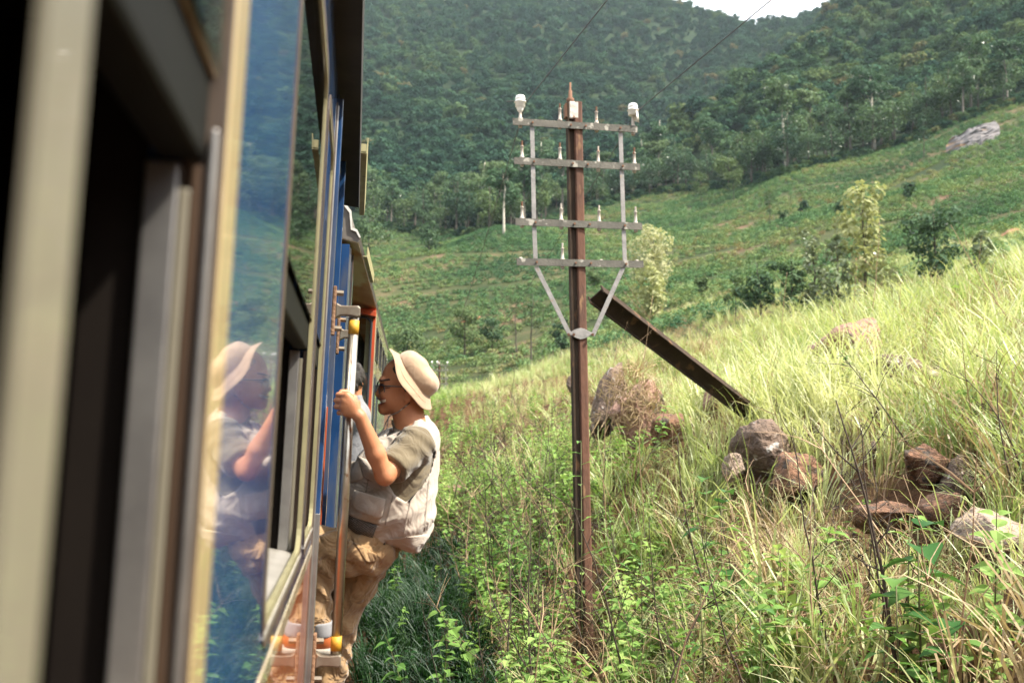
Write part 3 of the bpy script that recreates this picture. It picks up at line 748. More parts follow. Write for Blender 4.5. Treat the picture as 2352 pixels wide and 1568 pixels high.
# ------------------------------------------------------------------ grass, weeds, dead stems on the bank
def in_boulder(x, y, m=.8):
    k = np.zeros(len(x), bool)
    for (bx, by, rr, yw, a, b) in BLD:
        dx, dy = x - bx, y - by; rr_ = math.hypot(bx, by); fr = np.clip(-(dx * bx + dy * by) / rr_, 0, 1.2) * .5; dx, dy = dx + fr * bx / rr_, dy + fr * by / rr_; u = dx * math.cos(yw) - dy * math.sin(yw); v = dx * math.sin(yw) + dy * math.cos(yw)
        k |= (u / a) ** 2 + (v / b) ** 2 < m * m
    return k
def bank_points(dens, rs, r0=3.2, r1=44, phi0=-.03, phi1=.74, lod=1.0):
    out = []; r = r0
    while r < r1:
        st = 1 / math.sqrt(dens) * (1 + max(0, r - 9) * .05 * lod); n = max(1, int((phi1 - phi0) * r / st))
        ph = phi0 + (np.arange(n) + rs.uniform(-.5, .5, n)) * st / r; rr = r + rs.uniform(-.5, .5, n) * st
        out.append(np.c_[np.sin(ph) * rr, np.cos(ph) * rr]); r += st
    q = np.concatenate(out); x, y = q[:, 0], q[:, 1]; z = H(x, y); px, py, d = px_of(x, y, z)
    ok = (px > 760) & (px < 2520) & (py < 1900) & (x > -.45 + y * .05) & (x > .1) ; return x[ok], y[ok], z[ok], px[ok], py[ok]
def slope_rot(x, y, n, rs, k=.5):
    e = .3; zx = (H(x + e, y) - H(x - e, y)) / (2 * e); zy = (H(x, y + e) - H(x, y - e)) / (2 * e)
    return zx, zy
def weed_share(px, py):
    """1 where leafy weeds rule, 0 where grass does"""
    a = np.clip((1560 - px) / 240, 0, 1) * np.clip((py - 900) / 150, 0, 1)
    b = np.clip((1120 - px) / 90, 0, 1) * np.clip((py - 830) / 40, 0, 1)
    c = np.clip((1900 - px) / 500, 0, .6) * np.clip((py - 1250) / 200, 0, 1)
    e = np.clip((px - 1700) / 300, 0, .35) * np.clip((py - 1330) / 200, 0, 1)
    return np.clip(np.maximum.reduce([a, b, c, e]), 0, 1)
def shade_share(px, py):  # strip where the grass colour stands in for the train's shade
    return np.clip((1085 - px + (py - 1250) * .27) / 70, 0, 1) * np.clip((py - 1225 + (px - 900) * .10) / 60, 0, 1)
def dry_share(x, y, px, py):
    n = fbm(x * .55, y * .55, 3, 51)
    crest = np.clip(1 - np.abs(px - 1580) / 170, 0, 1) * np.clip(1 - np.abs(py - 775) / 70, 0, 1)
    low = np.clip((px - 1250) / 250, 0, 1) * np.clip((py - 1120) / 260, 0, 1)
    mid = np.clip(1 - np.abs(px - 1430) / 130, 0, 1) * np.clip(1 - np.abs(py - 940) / 170, 0, 1)
    er = np.clip(1 - np.abs(px - 2080) / 200, 0, 1) * np.clip(1 - np.abs(py - 1130) / 110, 0, 1)
    return np.clip(.34 + .6 * n + .25 * np.clip(1 - np.abs(px - 1180) / 170, 0, 1) * np.clip((py - 900) / 120, 0, 1) + .45 * crest + .34 * low + .45 * mid + .35 * er, 0, .92)
def build_bank():
    # green and dry grass
    pr = [tuft(26, .62, .0105, .10, 1.0, R_(1)), tuft(22, .50, .0095, .12, 1.5, R_(2)), tuft(18, .80, .0125, .09, 1.15, R_(3)), tuft(30, .38, .009, .16, 1.3, R_(4)),
          tuft(24, .50, .0085, .12, 2.0, R_(5), 1), tuft(20, .36, .0080, .18, 2.6, R_(6), 1), tuft(12, .72, .0075, .10, 1.0, R_(7), 1), tuft(14, .90, .015, .10, 1.7, R_(8)), tuft(16, .55, .010, .2, 3.4, R_(9), 1)]
    rs = R_(12); x, y, z, px, py = bank_points(34, rs, 3.2, 84)
    w, l, dr = weed_share(px, py), shade_share(px, py), dry_share(x, y, px, py); n = len(x); u = rs.uniform(size=n)
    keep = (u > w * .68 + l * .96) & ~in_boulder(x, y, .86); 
    er = (np.abs(px - 2100) < 200) & (py > 1075) & (py < 1275); keep &= ~(er & (rs.uniform(size=n) < .70)); keep &= ~((np.abs(px - 1347) < 42) & (py > 1240) & (py < 1620) & (rs.uniform(size=n) < .85))
    dry = rs.uniform(size=n) < dr
    var = np.where(dry, rs.choice([4, 5, 6, 8], n, p=[.35, .25, .15, .25]), rs.choice([0, 1, 2, 3, 7], n, p=[.25, .25, .2, .17, .13]))
    tint = np.clip(.42 + .42 * fbm(x * .4, y * .4, 3, 61) + rs.normal(0, .16, n), 0, 1)
    zx, zy = slope_rot(x, y, n, rs)
    rot = np.c_[zy * .3 + rs.normal(0, .13, n), -zx * .3 + rs.normal(0, .13, n), rs.uniform(0, 6.28, n)]
    scl = rs.uniform(.65, 1.35, n) * (1 + .28 * np.clip(px - 1500, 0, 500) / 500)
    scl *= np.where(py > 1250, .85, 1.0) * np.where((px > 1830) & (py > 1210) & (py < 1480), .62, 1.0)
    k = keep
    ex = []                                             # straw draped over the leaning rock
    for i in range(24):
        q = PR(rs.uniform(1400, 1525), rs.uniform(850, 985), 14.0); ex.append((q[0], q[1], q[2]))
    ex = np.array(ex); m = len(ex); A_ = lambda a, b: np.concatenate([a[k], b])
    x, y, z = A_(x, ex[:, 0]), A_(y, ex[:, 1]), A_(z, ex[:, 2]); rot = np.concatenate([rot[k], np.c_[rs.uniform(.6, 1.5, m), rs.normal(0, .5, m), rs.uniform(-.6, .6, m)]]); scl = A_(scl, rs.uniform(.8, 1.3, m)); var = A_(var, rs.choice([4, 5, 8], m)); tint = A_(tint, rs.uniform(.2, .7, m)); k = np.ones(len(x), bool)
    scatter('bank_grass', pr, dict(pos=np.c_[x, y, z][k], rot=rot[k], scl=scl[k], var=var[k], tint=tint[k]), [M_grass, M_straw], 'long light green grass and dry straw covering the trackside bank')
    # grass by the track, the train's shade painted into its dark green
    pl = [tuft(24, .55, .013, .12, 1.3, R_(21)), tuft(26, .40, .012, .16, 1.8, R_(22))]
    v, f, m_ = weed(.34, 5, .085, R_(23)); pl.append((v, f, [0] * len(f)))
    x, y, z, px, py = bank_points(52, R_(13), 5, 26, -.03, .2); l = shade_share(px, py); n = len(x); k = R_(14).uniform(size=n) < l
    rs = R_(15); scatter('shade_toned_grass', pl, dict(pos=np.c_[x, y, z][k], rot=np.c_[rs.normal(0, .12, (n, 2)), rs.uniform(0, 6.28, n)][k], scl=rs.uniform(.7, 1.25, n)[k], var=rs.choice([0, 1, 2], n, p=[.4, .3, .3])[k], tint=np.clip(rs.normal(.45, .2, n), 0, 1)[k]), [M_shadegrass], 'grass and low herbs beside the track, train shade painted into their dark green')
    # leafy undergrowth
    pw = [weed(.50, 8, .17, R_(31)), weed(.66, 10, .155, R_(32)), weed(.36, 7, .185, R_(33)), weed(.80, 11, .165, R_(34))]
    x, y, z, px, py = bank_points(36, R_(16), 3.6, 84); w = weed_share(px, py) * (1 - shade_share(px, py) * .97); n = len(x); rs = R_(17)
    k = (rs.uniform(size=n) < w * .85 + .02) & ~((np.abs(px - 1347) < 50) & (py > 1240) & (py < 1640) & (rs.uniform(size=n) < .93)) & ~in_boulder(x, y, .8)
    tint = np.clip(.40 + .5 * fbm(x * .5, y * .5, 3, 71) + rs.normal(0, .15, n), 0, 1)
    scatter('leafy_undergrowth', pw, dict(pos=np.c_[x, y, z][k], rot=np.c_[rs.normal(0, .2, (n, 2)), rs.uniform(0, 6.28, n)][k], scl=rs.uniform(.55, 1.1, n)[k], var=rs.randint(0, 4, n)[k], tint=tint[k]), [M_weed, M_wstem], 'bright leafy weeds growing thickly around the pole foot')
    # tangle of thin dead stems
    pt = [twig(1.0, R_(41), 6, .008), twig(.8, R_(42), 7, .0065), twig(1.2, R_(43), 5, .008, seeds=False), twig(.7, R_(44), 6, .005, 1, False), twig(1.0, R_(45), 5, .006, 1, False)]
    x, y, z, px, py = bank_points(17, R_(18), 3.6, 34); n = len(x); rs = R_(19)
    br = np.clip(1 - np.abs(px - 1190) / 230, 0, 1) * np.clip((py - 900) / 130, 0, 1)
    k = (rs.uniform(size=n) < .22 * np.clip((py - 1000) / 200, .12, 1) + .85 * br) & ~in_boulder(x, y, .9) & (shade_share(px, py) < .8)
    scatter('dead_stems', pt, dict(pos=np.c_[x, y, z][k], rot=np.c_[rs.normal(0, .3, (n, 2)), rs.uniform(0, 6.28, n)][k], scl=rs.uniform(.7, 1.3, n)[k], var=np.where(rs.uniform(size=n) < .55, rs.randint(3, 5, n), rs.randint(0, 3, n))[k], tint=rs.uniform(size=n)[k]), [M_twig, M_cane], 'tangle of thin dead twigs and dry canes among the weeds')
build_bank()

# ------------------------------------------------------------------ plants one can point at
def ground_at(px, py, r):
    v = ray(px, py); h = math.hypot(v[0], v[1]); x, y = v[0] / h * r, v[1] / h * r
    return np.array([x, y, H(x, y)[0]])
def stalk(name, base, top, r0, m, label, cat, seed, curve=.0, branches=4, seedy=True, group=None):
    """one dead stalk from its foot on the ground to its tip"""
    rs = R_(seed); base, top = np.asarray(base, float), np.asarray(top, float); L = np.linalg.norm(top - base); d = (top - base) / L
    sd = np.cross(d, FW); sd /= np.linalg.norm(sd); mb = MB(); pts = []
    o = empty(name, tuple(base)); tag(o, label, cat, group)
    for i in range(13):
        t = i / 12; pts.append(d * L * t + sd * curve * L * math.sin(math.pi * t) + rs.normal(0, .004, 3) * L * .5)
    pts[0] = pts[0] - d * .1
    mb.tube(pts, [r0 * (1 - .72 * i / 12) for i in range(13)], 6); mb.build('stem', m, o, smooth=True)
    for b in range(branches):
        k = rs.randint(4, 12); q = pts[k]; L2 = L * rs.uniform(.10, .26); dd = d * .7 + sd * rs.choice([-1, 1]) * rs.uniform(.4, .9) + rs.normal(0, .15, 3)
        bp = [q, q + dd * L2 * .5, q + dd * L2 + np.array([0, 0, .1]) * L2]; m2 = MB(); m2.tube(bp, [r0 * .4, r0 * .3, r0 * .15], 4, cap=False)
        if seedy:
            for _ in range(9):
                c = bp[1] + (bp[2] - bp[1]) * rs.uniform(0, 1) + rs.normal(0, .01, 3); s = .0048 * rs.uniform(.6, 1.6)
                m2.add([c + (s, 0, 0), c + (0, s, -s), c + (-s, 0, s), c + (0, -s, 0)], [(0, 1, 2), (0, 2, 3), (0, 3, 1), (1, 3, 2)])
        m2.build('branch', m, o)
    return o
_st = [ # base px,py, r, top px,py, radius, material, curve, branches, label
 (2062,1425,5.1, 1920,920, .0105, 0, -.03, 5, 'thick dark stalk leaning left across the lower right bank'),
 (2048,1330,5.4, 1975,960, .007, 0, .02, 3, 'thinner dark stalk standing just right of the thick leaning one'),
 (1540,1500,6.6, 1490,1190, .007, 0, .02, 4, 'dark crooked stalk right of the pole foot among green weeds'),
 (1440,1530,7.0, 1300,1130, .009, 0, -.04, 4, 'dark brown cane crossing in front of the pole foot'),
 (1135,1560,7.6, 1090,1180, .006, 0, .03, 4, 'slender dark stalk in the weeds midway between vest and pole'),
 (1185,1540,7.4, 1260,1230, .006, 0, -.03, 3, 'slender dark stalk leaning right just left of the pole'),
 (1240,1450,8.2, 1262,960, .006, 0, .02, 5, 'tall thin dark stalk rising beside the left side of the pole'),
 (1040,1500,8.6, 1010,1200, .005, 0, .02, 3, 'thin dark stalk at the border of the shade toned grass'),
 (1660,1330,7.4, 1555,1005, .009, 0, .05, 4, 'bent brown stalk between the pole and the overhanging boulder'),
 (1705,1290,7.6, 1640,1080, .006, 0, .02, 3, 'thin dark stalk below the pale upright rock'),
 (1790,1560,5.2, 1600,1170, .0065, 0, .04, 3, 'long dark cane slanting left over the straw in the middle'),
 (1870,1420,5.6, 1862,1160, .008, 1, .01, 1, 'pale straw coloured cane standing in the grass centre right'),
 (2180,1420,5.0, 2075,1090, .005, 1, -.03, 2, 'thin tan cane leaning left in front of the eroded bank'),
 (2420,1110,6.2, 2165,1215, .008, 1, .05, 1, 'pale dry cane lying across the bank at the right edge'),
 (1990,690,21, 2020,505, .012, 1, -.02, 3, 'tall dry grass stem with drooping leaves on the crest before the tall yellow tree'),
 (2352+30,690,14, 2185,518, .009, 1, .03, 4, 'arching seed bearing stem leaning left over the right crest'),
 (1790,730,22, 1808,625, .010, 1, .01, 2, 'short dry stem on the crest before the olive trees'),
 (1960,700,21, 1968,610, .010, 1, .02, 2, 'dry stem on the crest left of the tall grass stem'),
 (2060,690,19, 2068,660, .014, 1, .0, 3, 'feathery seed head on the crest right of the tall yellow tree'),
 (2352,960,7.6, 2205,855, .008, 0, -.10, 3, 'dark arching twig reaching in from the right edge'),
 (2330,930,7.6, 2290,805, .007, 0, .05, 3, 'dark upright twig with withered leaf near the right edge'),
 (1480,880,10.8, 1500,680, .006, 1, .04, 6, 'pale dry branching weed standing before the diagonal rail'),
 (1405,1000,10.5, 1420,780, .006, 1, .05, 5, 'dry tan weed stem right beside the pole below its clamp'),
 (1210,1180,11, 1060,1060, .006, 1, .05, 4, 'tan dry cane lying over the weeds behind the vest'),
 (1640,1480,6.0, 1440,1435, .0075, 1, -.16, 2, 'pinkish dry cane arching low at the bottom middle'),
 (1545,1640,5.6, 1700,1235, .008, 1, .10, 2, 'curved pale cane rising from the bottom edge right of the pole foot'),
 (1920,1290,6.0, 1510,1150, .004, 1, -.14, 2, 'long thin straw stem arching over the green clump in the middle'),
 (1060,1640,7.2, 960,1330, .005, 0, .02, 3, 'thin dark stem before the shade toned grass near the trousers'),
]
for i, (bx, by, r, tx, ty, r0, mk, cv, nb, lab) in enumerate(_st):
    b = ground_at(bx, by, r); t = PR(tx, ty, r * .985)
    if t[2] < H(t[0], t[1])[0] + .05: t[2] = H(t[0], t[1])[0] + .12
    stalk('dry_stalk', b, t, r0, [M_twig, M_cane][mk], lab, 'stalk', 500 + i, cv, nb, nb > 1)
def leafy_plant(px, py, r, top, n, L, label, seed, heart=True, m=None, name='broad_leaf_plant'):
    rs = R_(seed); b = ground_at(px, py, r); o = empty(name, tuple(b)); tag(o, label, 'plant'); t = PR(px + rs.uniform(-15, 15), top, r) - b; t[2] = max(t[2], .25)
    mb = MB(); mb.tube([np.array([0, 0, -.1]), t * .5, t], [.007, .005, .003], 5); mb.build('stem', M_wstem, o, smooth=True)
    for i in range(n):
        f = .25 + .75 * i / max(1, n - 1); az = i * 2.4 + rs.uniform(-.4, .4); d = np.array([math.cos(az), math.sin(az), rs.uniform(-.2, .45)])
        v, fc = leaf(t * f + d * .05, d, L * rs.uniform(.7, 1.15), L * (.80 if heart else .34) * rs.uniform(.8, 1.1), rs, .3, heart)
        mm = MB(); mm.add(v, fc); mm.tube([t * f, t * f + d * .05], .0025, 4, cap=False); mm.build('leaf', m or M_bleaf, o, smooth=True)
M_bleaf = leaf_mat('broad_leaves', [(0, (.035, .10, .030)), (.5, (.070, .16, .042)), (1, (.14, .24, .06))], trans=.35, gloss=.015, rough=.5, obj_random=True)
M_nleaf = leaf_mat('nettle_leaves', [(0, (.075, .19, .030)), (.5, (.15, .29, .05)), (1, (.24, .36, .08))], trans=.42, gloss=.06, obj_random=True)
leafy_plant(2110,1420,5.0,1215,9,.17,'plant with large heart shaped leaves beside the thick leaning stalk',1)
leafy_plant(2060,1500,4.8,1330,8,.15,'dark heart leaved plant at the foot of the thick leaning stalk',2)
leafy_plant(1655,1330,7.6,1130,9,.15,'dark climbing heart leaved plant below the bent brown stalk',3)
leafy_plant(1610,1280,8.0,1100,8,.14,'dark green broad leaved plant left of the straw in the middle',4)
leafy_plant(2200,1568,4.6,1420,8,.13,'broad leaved plant near the bottom right among dry canes',5)
for i, (px, py, r, top, lab) in enumerate([(1335,1240,8.8,1015,'tall bright nettle standing right against the left side of the pole'),(1270,1260,9.2,1040,'bright leafy nettle left of the pole'),(1210,1290,9.4,1085,'leafy nettle further left of the pole beside a dark stalk'),
        (1400,1400,8.0,1200,'bright nettle right of the pole at mid height'),(1475,1430,7.6,1240,'bright nettle in the green weeds right of the pole foot'),(1180,1430,8.8,1250,'nettle half way between the pole foot and the shade toned grass'),
        (2075,1350,5.2,1180,'pale leaved nettle behind the thick leaning stalk'),(1620,1500,6.0,1340,'pale green nettle at the bottom middle'),(1750,1560,5.4,1400,'pale green nettle in the straw at the bottom'),(2020,1568,4.8,1450,'nettle at the bottom right of the thick stalk foot')]):
    leafy_plant(px, py, r, top, 16, .12, lab, 50 + i, False, M_nleaf, 'nettle')
# ------------------------------------------------------------------ train
def gloss_paint(name, c1, c2, rough=.16, wave=.012, dirt=(.10, .085, .07), dirt_at=.66):
    """old railway enamel: slightly wavy sheet with dust and scuffs"""
    m, nt, N, L = _nt(name)
    b = N.new('ShaderNodeBsdfPrincipled'); o = N.new('ShaderNodeOutputMaterial'); L.new(b.outputs[0], o.inputs[0])
    tc = N.new('ShaderNodeTexCoord')
    def noise(s, d=5, st=None):
        n = N.new('ShaderNodeTexNoise'); n.inputs['Scale'].default_value = s; n.inputs['Detail'].default_value = d
        if st:
            mp = N.new('ShaderNodeMapping'); mp.inputs['Scale'].default_value = st; L.new(tc.outputs['Object'], mp.inputs[0]); L.new(mp.outputs[0], n.inputs['Vector'])
        else: L.new(tc.outputs['Object'], n.inputs['Vector'])
        return n
    rp = _ramp(N, [(.35, c1), (.65, c2)]); L.new(noise(3).outputs[0], rp.inputs[0])
    dr = _ramp(N, [(dirt_at - .12, (0, 0, 0)), (dirt_at + .1, (.6, .6, .6))]); L.new(noise(9, 7, (1, 1, .25)).outputs[0], dr.inputs[0])
    mx = N.new('ShaderNodeMixRGB'); L.new(dr.outputs[0], mx.inputs[0]); L.new(rp.outputs[0], mx.inputs[1]); mx.inputs[2].default_value = (*dirt, 1)
    L.new(mx.outputs[0], b.inputs['Base Color'])
    rr = N.new('ShaderNodeMapRange'); rr.inputs[3].default_value = rough * .5; rr.inputs[4].default_value = rough * 2.0
    L.new(noise(14, 6).outputs[0], rr.inputs[0]); L.new(rr.outputs[0], b.inputs['Roughness'])
    b.inputs['Coat Weight'].default_value = .8; b.inputs['Coat Roughness'].default_value = .025
    bp = N.new('ShaderNodeBump'); bp.inputs['Strength'].default_value = wave * 10; bp.inputs['Distance'].default_value = .004
    L.new(noise(2.2, 2, (1, 1.0, 3.0)).outputs[0], bp.inputs['Height']); L.new(bp.outputs[0], b.inputs['Coat Normal']); L.new(bp.outputs[0], b.inputs['Normal'])
    return m
M_blue = gloss_paint('blue_coach_paint', (.011, .040, .115), (.016, .056, .155), dirt=(.13, .12, .10), dirt_at=.62)
M_bluep = gloss_paint('bright_blue_side_sheet', (.012, .062, .20), (.018, .085, .26), rough=.10, dirt_at=.74)
M_orange = gloss_paint('orange_coach_paint', (.40, .085, .025), (.32, .060, .020))
M_creamp = gloss_paint('cream_coach_paint', (.56, .47, .31), (.48, .39, .24))
M_yelstrip = gloss_paint('yellowed_window_surround', (.46, .35, .18), (.39, .29, .14), rough=.35)
M_pillar = mat('cream_pillar_enamel', (.20, .18, .135), (.155, .14, .10), .45, 4, coat=.3)
M_rubber = mat('brown_window_rubber', (.085, .055, .035), (.045, .032, .024), .6, 12)
M_bead = mat('olive_window_bead', (.30, .27, .15), (.22, .20, .11), .4, 10, coat=.3)
M_alu = mat('dull_aluminium', (.38, .365, .345), (.24, .23, .225), .4, 10, metal=.85)
M_steel = mat('worn_steel', (.60, .55, .46), (.44, .38, .30), .28, 14, metal=.95, spots=((.30, .17, .09), 20, .64))
M_castal = mat('painted_casting', (.27, .24, .19), (.16, .12, .085), .45, 16, metal=.6, spots=((.30, .20, .12), 24, .6))
M_rust = mat('rusty_plate', (.26, .15, .085), (.16, .085, .045), .9, 20, bump=.4)
M_tape = mat('yellow_tape', (.52, .29, .02), (.40, .21, .015), .6, 30, spots=((.10, .07, .03), 30, .62))
M_dark = mat('dark_soffit', (.020, .019, .018), (.035, .030, .027), .9, 6)
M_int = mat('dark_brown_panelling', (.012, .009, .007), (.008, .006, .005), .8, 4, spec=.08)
M_intc = mat('grey_cream_panelling', (.12, .105, .08), (.09, .08, .06), .6, 4)
M_wood = mat('brown_varnished_wood', (.075, .042, .022), (.045, .025, .014), .5, 6, stretch=(8, 8, .6), coat=.1)
M_sash = mat('dark_green_sash', (.010, .010, .008), (.006, .006, .005), .7, 8, spec=.12)
M_sill = mat('pale_sill', (.36, .335, .30), (.25, .23, .20), .4, 7, coat=.4, spots=((.20, .12, .07), 5, .58))
M_red = gloss_paint('red_end_paint', (.52, .075, .022), (.42, .055, .018), rough=.3, dirt_at=.6)
M_soffr = mat('rust_streaked_soffit', (.62, .36, .17), (.46, .19, .07), .8, 5, stretch=(1, .25, 1), spots=((.66, .52, .32), 3, .55))
M_slate = gloss_paint('slate_blue_door_paint', (.12, .17, .20), (.085, .125, .155), rough=.35)
M_olive = mat('olive_drip_gutter', (.36, .33, .17), (.27, .24, .12), .6, 14, spots=((.16, .12, .07), 18, .62))
M_white = mat('chipped_white_edge', (.62, .59, .54), (.48, .45, .40), .7, 20)
M_blackrub = mat('black_rubber', (.028, .030, .032), (.020, .020, .022), .55, 12)
M_roofg = mat('weathered_roof_paint', (.16, .14, .12), (.10, .085, .07), .85, 6, spots=((.26, .15, .08), 5, .6))
def glass_mat():
    m, nt, N, L = _nt('window_glass'); o = N.new('ShaderNodeOutputMaterial')
    g = N.new('ShaderNodeBsdfGlossy'); g.inputs['Roughness'].default_value = .015
    t = N.new('ShaderNodeBsdfTransparent'); t.inputs[0].default_value = (.80, .86, .78, 1)
    f = N.new('ShaderNodeFresnel'); f.inputs[0].default_value = 1.6
    mx = N.new('ShaderNodeMixShader'); L.new(f.outputs[0], mx.inputs[0]); L.new(t.outputs[0], mx.inputs[1]); L.new(g.outputs[0], mx.inputs[2]); L.new(mx.outputs[0], o.inputs[0]); return m
M_glass = glass_mat()
TILT = math.radians(2.3)
car = empty('train_carriage', (-.12, 0, 0), (0, TILT, 0))
tag(car, 'blue, cream and orange train carriage filling the left side, with open windows and a doorway', 'train carriage')
ZB, ZT, ZW0, ZW1, ZS = -1.5, 1.22, -.30, .95, .295
WIN = [(-.62, .366), (.434, .83), (1.56, 2.62), (2.78, 3.34)]
DOOR = (3.51, 4.26); END = 5.25
def panel(name, m, y0, y1, z0, z1, u0=-.07, u1=0.0, parent=None, bev=0):
    return MB().box((u0, y0, z0), (u1, y1, z1)).build(name, m, parent or car, bev=bev)
# blue sheets between the openings, cut at the cream line
for y0, y1 in [(-5.0, -.62), (.92, 1.56), (2.62, 2.78), (3.34, 3.455), (4.32, END)]: panel('side_panel', M_bluep if y1 < 2 else M_blue, y0, y1, -.36, ZT)
for y0, y1 in WIN: panel('window_head', M_blue, y0, y1, ZW1, ZT); panel('under_window_panel', M_blue, y0, y1, -.36, ZW0)
panel('window_head', M_blue, .83, .92, ZW1 + .2, ZT, u1=-.004)
for y0, y1 in [(-5.0, 3.455), (4.32, END)]:
    panel('lower_panel', M_orange, y0, y1, ZB, -.392); panel('cream_stripe', M_creamp, y0, y1, -.392, -.36, u1=.0025)
panel('window_pillar', M_pillar, .370, .426, ZW0 - .06, ZT, -.002, .002)
panel('window_surround', M_yelstrip, .838, .918, -1.2, ZT - .06, -.03, .003, bev=.002)
panel('surround_seal', M_rubber, .828, .838, -1.2, ZT - .06, -.03, .0015)
panel('surround_back', M_blue, .828, .92, -1.2, ZT, -.07, -.031)
# windows
def rounded(y0, y1, z0, z1, r, n=6):
    out = []
    for cy, cz, a0 in ((y1 - r, z1 - r, 0), (y0 + r, z1 - r, 90), (y0 + r, z0 + r, 180), (y1 - r, z0 + r, 270)):
        for k in range(n + 1):
            a = math.radians(a0 + 90 * k / n); out.append((cy + r * math.cos(a), cz + r * math.sin(a)))
    return out
def ring(name, m, inner, outer, u0, u1, parent):
    n = len(inner); V = [(u1, *q) for q in inner] + [(u1, *q) for q in outer] + [(u0, *q) for q in inner] + [(u0, *q) for q in outer]; F = []
    for k in range(n):
        j = (k + 1) % n
        F += [(k, n + k, n + j, j), (n + k, 3*n + k, 3*n + j, n + j), (2*n + k, k, j, 2*n + j), (3*n + k, 2*n + k, 2*n + j, 3*n + j)]
    return mesh_obj(name, V, F, m, parent)
for i, (y0, y1) in enumerate(WIN):
    z0, z1 = ZW0, ZW1
    if i >= 2:
        w = ring('window', M_rubber, rounded(y0 + .004, y1 - .004, z0 + .004, z1 - .004, .075), rounded(y0 - .026, y1 + .026, z0 - .026, z1 + .026, .09), -.006, .0022, car)
        ring('bead', M_bead, rounded(y0 + .020, y1 - .020, z0 + .020, z1 - .020, .062), rounded(y0 + .003, y1 - .003, z0 + .003, z1 - .003, .074), -.010, .0012, w)
    else:
        w = MB().box((-.05, y0, z1 - .02), (-.008, y1, z1 - .001)).box((-.05, y0, z0), (-.008, y1, z0 + .012)).build('window', M_rubber, car)
    MB().box((-.0065, y0 + .008, ZS), (-.003, y1 - .008, z1 - .02)).build('pane', M_glass, w)
    MB().box((-.050, y0 + .006, ZS - .075), (-.012, y1 - .006, ZS - .001)).build('sash_rail', M_sash, w, bev=.006)
    if i == 1: MB().box((-.0135, y0 + .03, ZS), (-.0095, y1 - .002, z1 - .021)).build('reflection_sheet', M_creamp, w)  # added cream sheet behind the glass, imitates a bright reflection in it
    MB().box((-.047, y0 + .006, ZS - .002), (-.030, y0 + .03, z1 - .02)).box((-.047, y1 - .03, ZS - .002), (-.030, y1 - .006, z1 - .02)).build('sash_stile', M_sash, w)
    V = [(-.12, y0, z0 + .022), (.004, y0, z0 + .004), (.004, y1, z0 + .004), (-.12, y1, z0 + .022), (-.12, y0, z0 + .013), (.004, y0, z0 - .004), (.004, y1, z0 - .004), (-.12, y1, z0 + .013)]
    mesh_obj('sill', V, [(0, 1, 2, 3), (7, 6, 5, 4), (0, 4, 5, 1), (1, 5, 6, 2), (2, 6, 7, 3), (3, 7, 4, 0)], M_sill, w)
    if i: 
     for (ua, ub, m, dz) in [(-.056, -.030, M_alu, 0), (-.030, -.021, M_pillar, .02), (-.021, -.008, M_wood, .0), (-.008, -.002, M_alu, -.03)]:
         MB().box((ua, y1 - .014 - (.004 if m is M_alu else 0), z0 + .01), (ub, y1 - .001, ZS - .078 - dz)).build('jamb_strip', m, w, bev=.002)
    if i: MB().box((-.10, y1 - .006, z0), (-.057, y1 + .05, z1)).build('jamb_lining', M_int, w)
MB().box((-.11, 2.30, ZW0 + .02), (-.085, 2.345, ZS)).build('inner_post', M_alu, car, bev=.004)
MB().box((-.13, 3.03, ZW0 + .02), (-.105, 3.06, ZS)).build('inner_post', M_alu, car, bev=.004)
MB().box((-.16, 2.0, -.02), (-.13, 2.6, .02)).build('arm_rail', M_wood, car, bev=.006)
# inside: floor, far wall, ceiling, bulkheads
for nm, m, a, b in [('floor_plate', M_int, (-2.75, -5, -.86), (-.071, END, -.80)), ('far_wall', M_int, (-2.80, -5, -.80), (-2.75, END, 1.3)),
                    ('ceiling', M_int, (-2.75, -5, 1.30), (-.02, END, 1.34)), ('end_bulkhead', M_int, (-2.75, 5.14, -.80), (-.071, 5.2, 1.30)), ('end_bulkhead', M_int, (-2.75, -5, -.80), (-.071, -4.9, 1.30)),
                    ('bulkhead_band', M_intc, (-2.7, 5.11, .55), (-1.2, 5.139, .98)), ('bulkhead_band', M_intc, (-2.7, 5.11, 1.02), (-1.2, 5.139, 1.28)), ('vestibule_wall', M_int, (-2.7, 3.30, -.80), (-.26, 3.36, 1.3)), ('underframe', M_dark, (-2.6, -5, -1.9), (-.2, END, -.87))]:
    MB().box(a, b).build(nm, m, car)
MB().tube([np.array([-1.62 + .13 * math.cos(a), 5.10, .80 + .13 * math.sin(a)]) for a in np.linspace(1.9, 5.0, 12)], .012, 6).build('yellow_arc', M_tape, car, smooth=True)
# roof with eave
def roof(parent, m, y0, y1, prof): return MB().extrude([(u, z) for u, z in prof], (0, y0, 0), (0, y1, 0), (1, 0, 0), (0, 0, 1)).build('roof', m, parent)
roof(car, M_dark, -5, END, [(-.10, 1.225), (.078, 1.205), (.082, 1.24), (.03, 1.30), (-.25, 1.55), (-.8, 1.80), (-1.4, 1.9), (-2.0, 1.8), (-2.55, 1.55), (-2.85, 1.3), (-2.7, 1.345), (-.10, 1.345)])
MB().extrude([(.083, 1.16), (.108, 1.16), (.112, 1.225), (.108, 1.226), (.105, 1.168), (.083, 1.166)], (0, 4.05, 0), (0, 5.22, 0), (1, 0, 0), (0, 0, 1)).box((.0835, 4.05, 1.162), (.1045, 4.075, 1.20)).build('drip_gutter', M_olive, car)
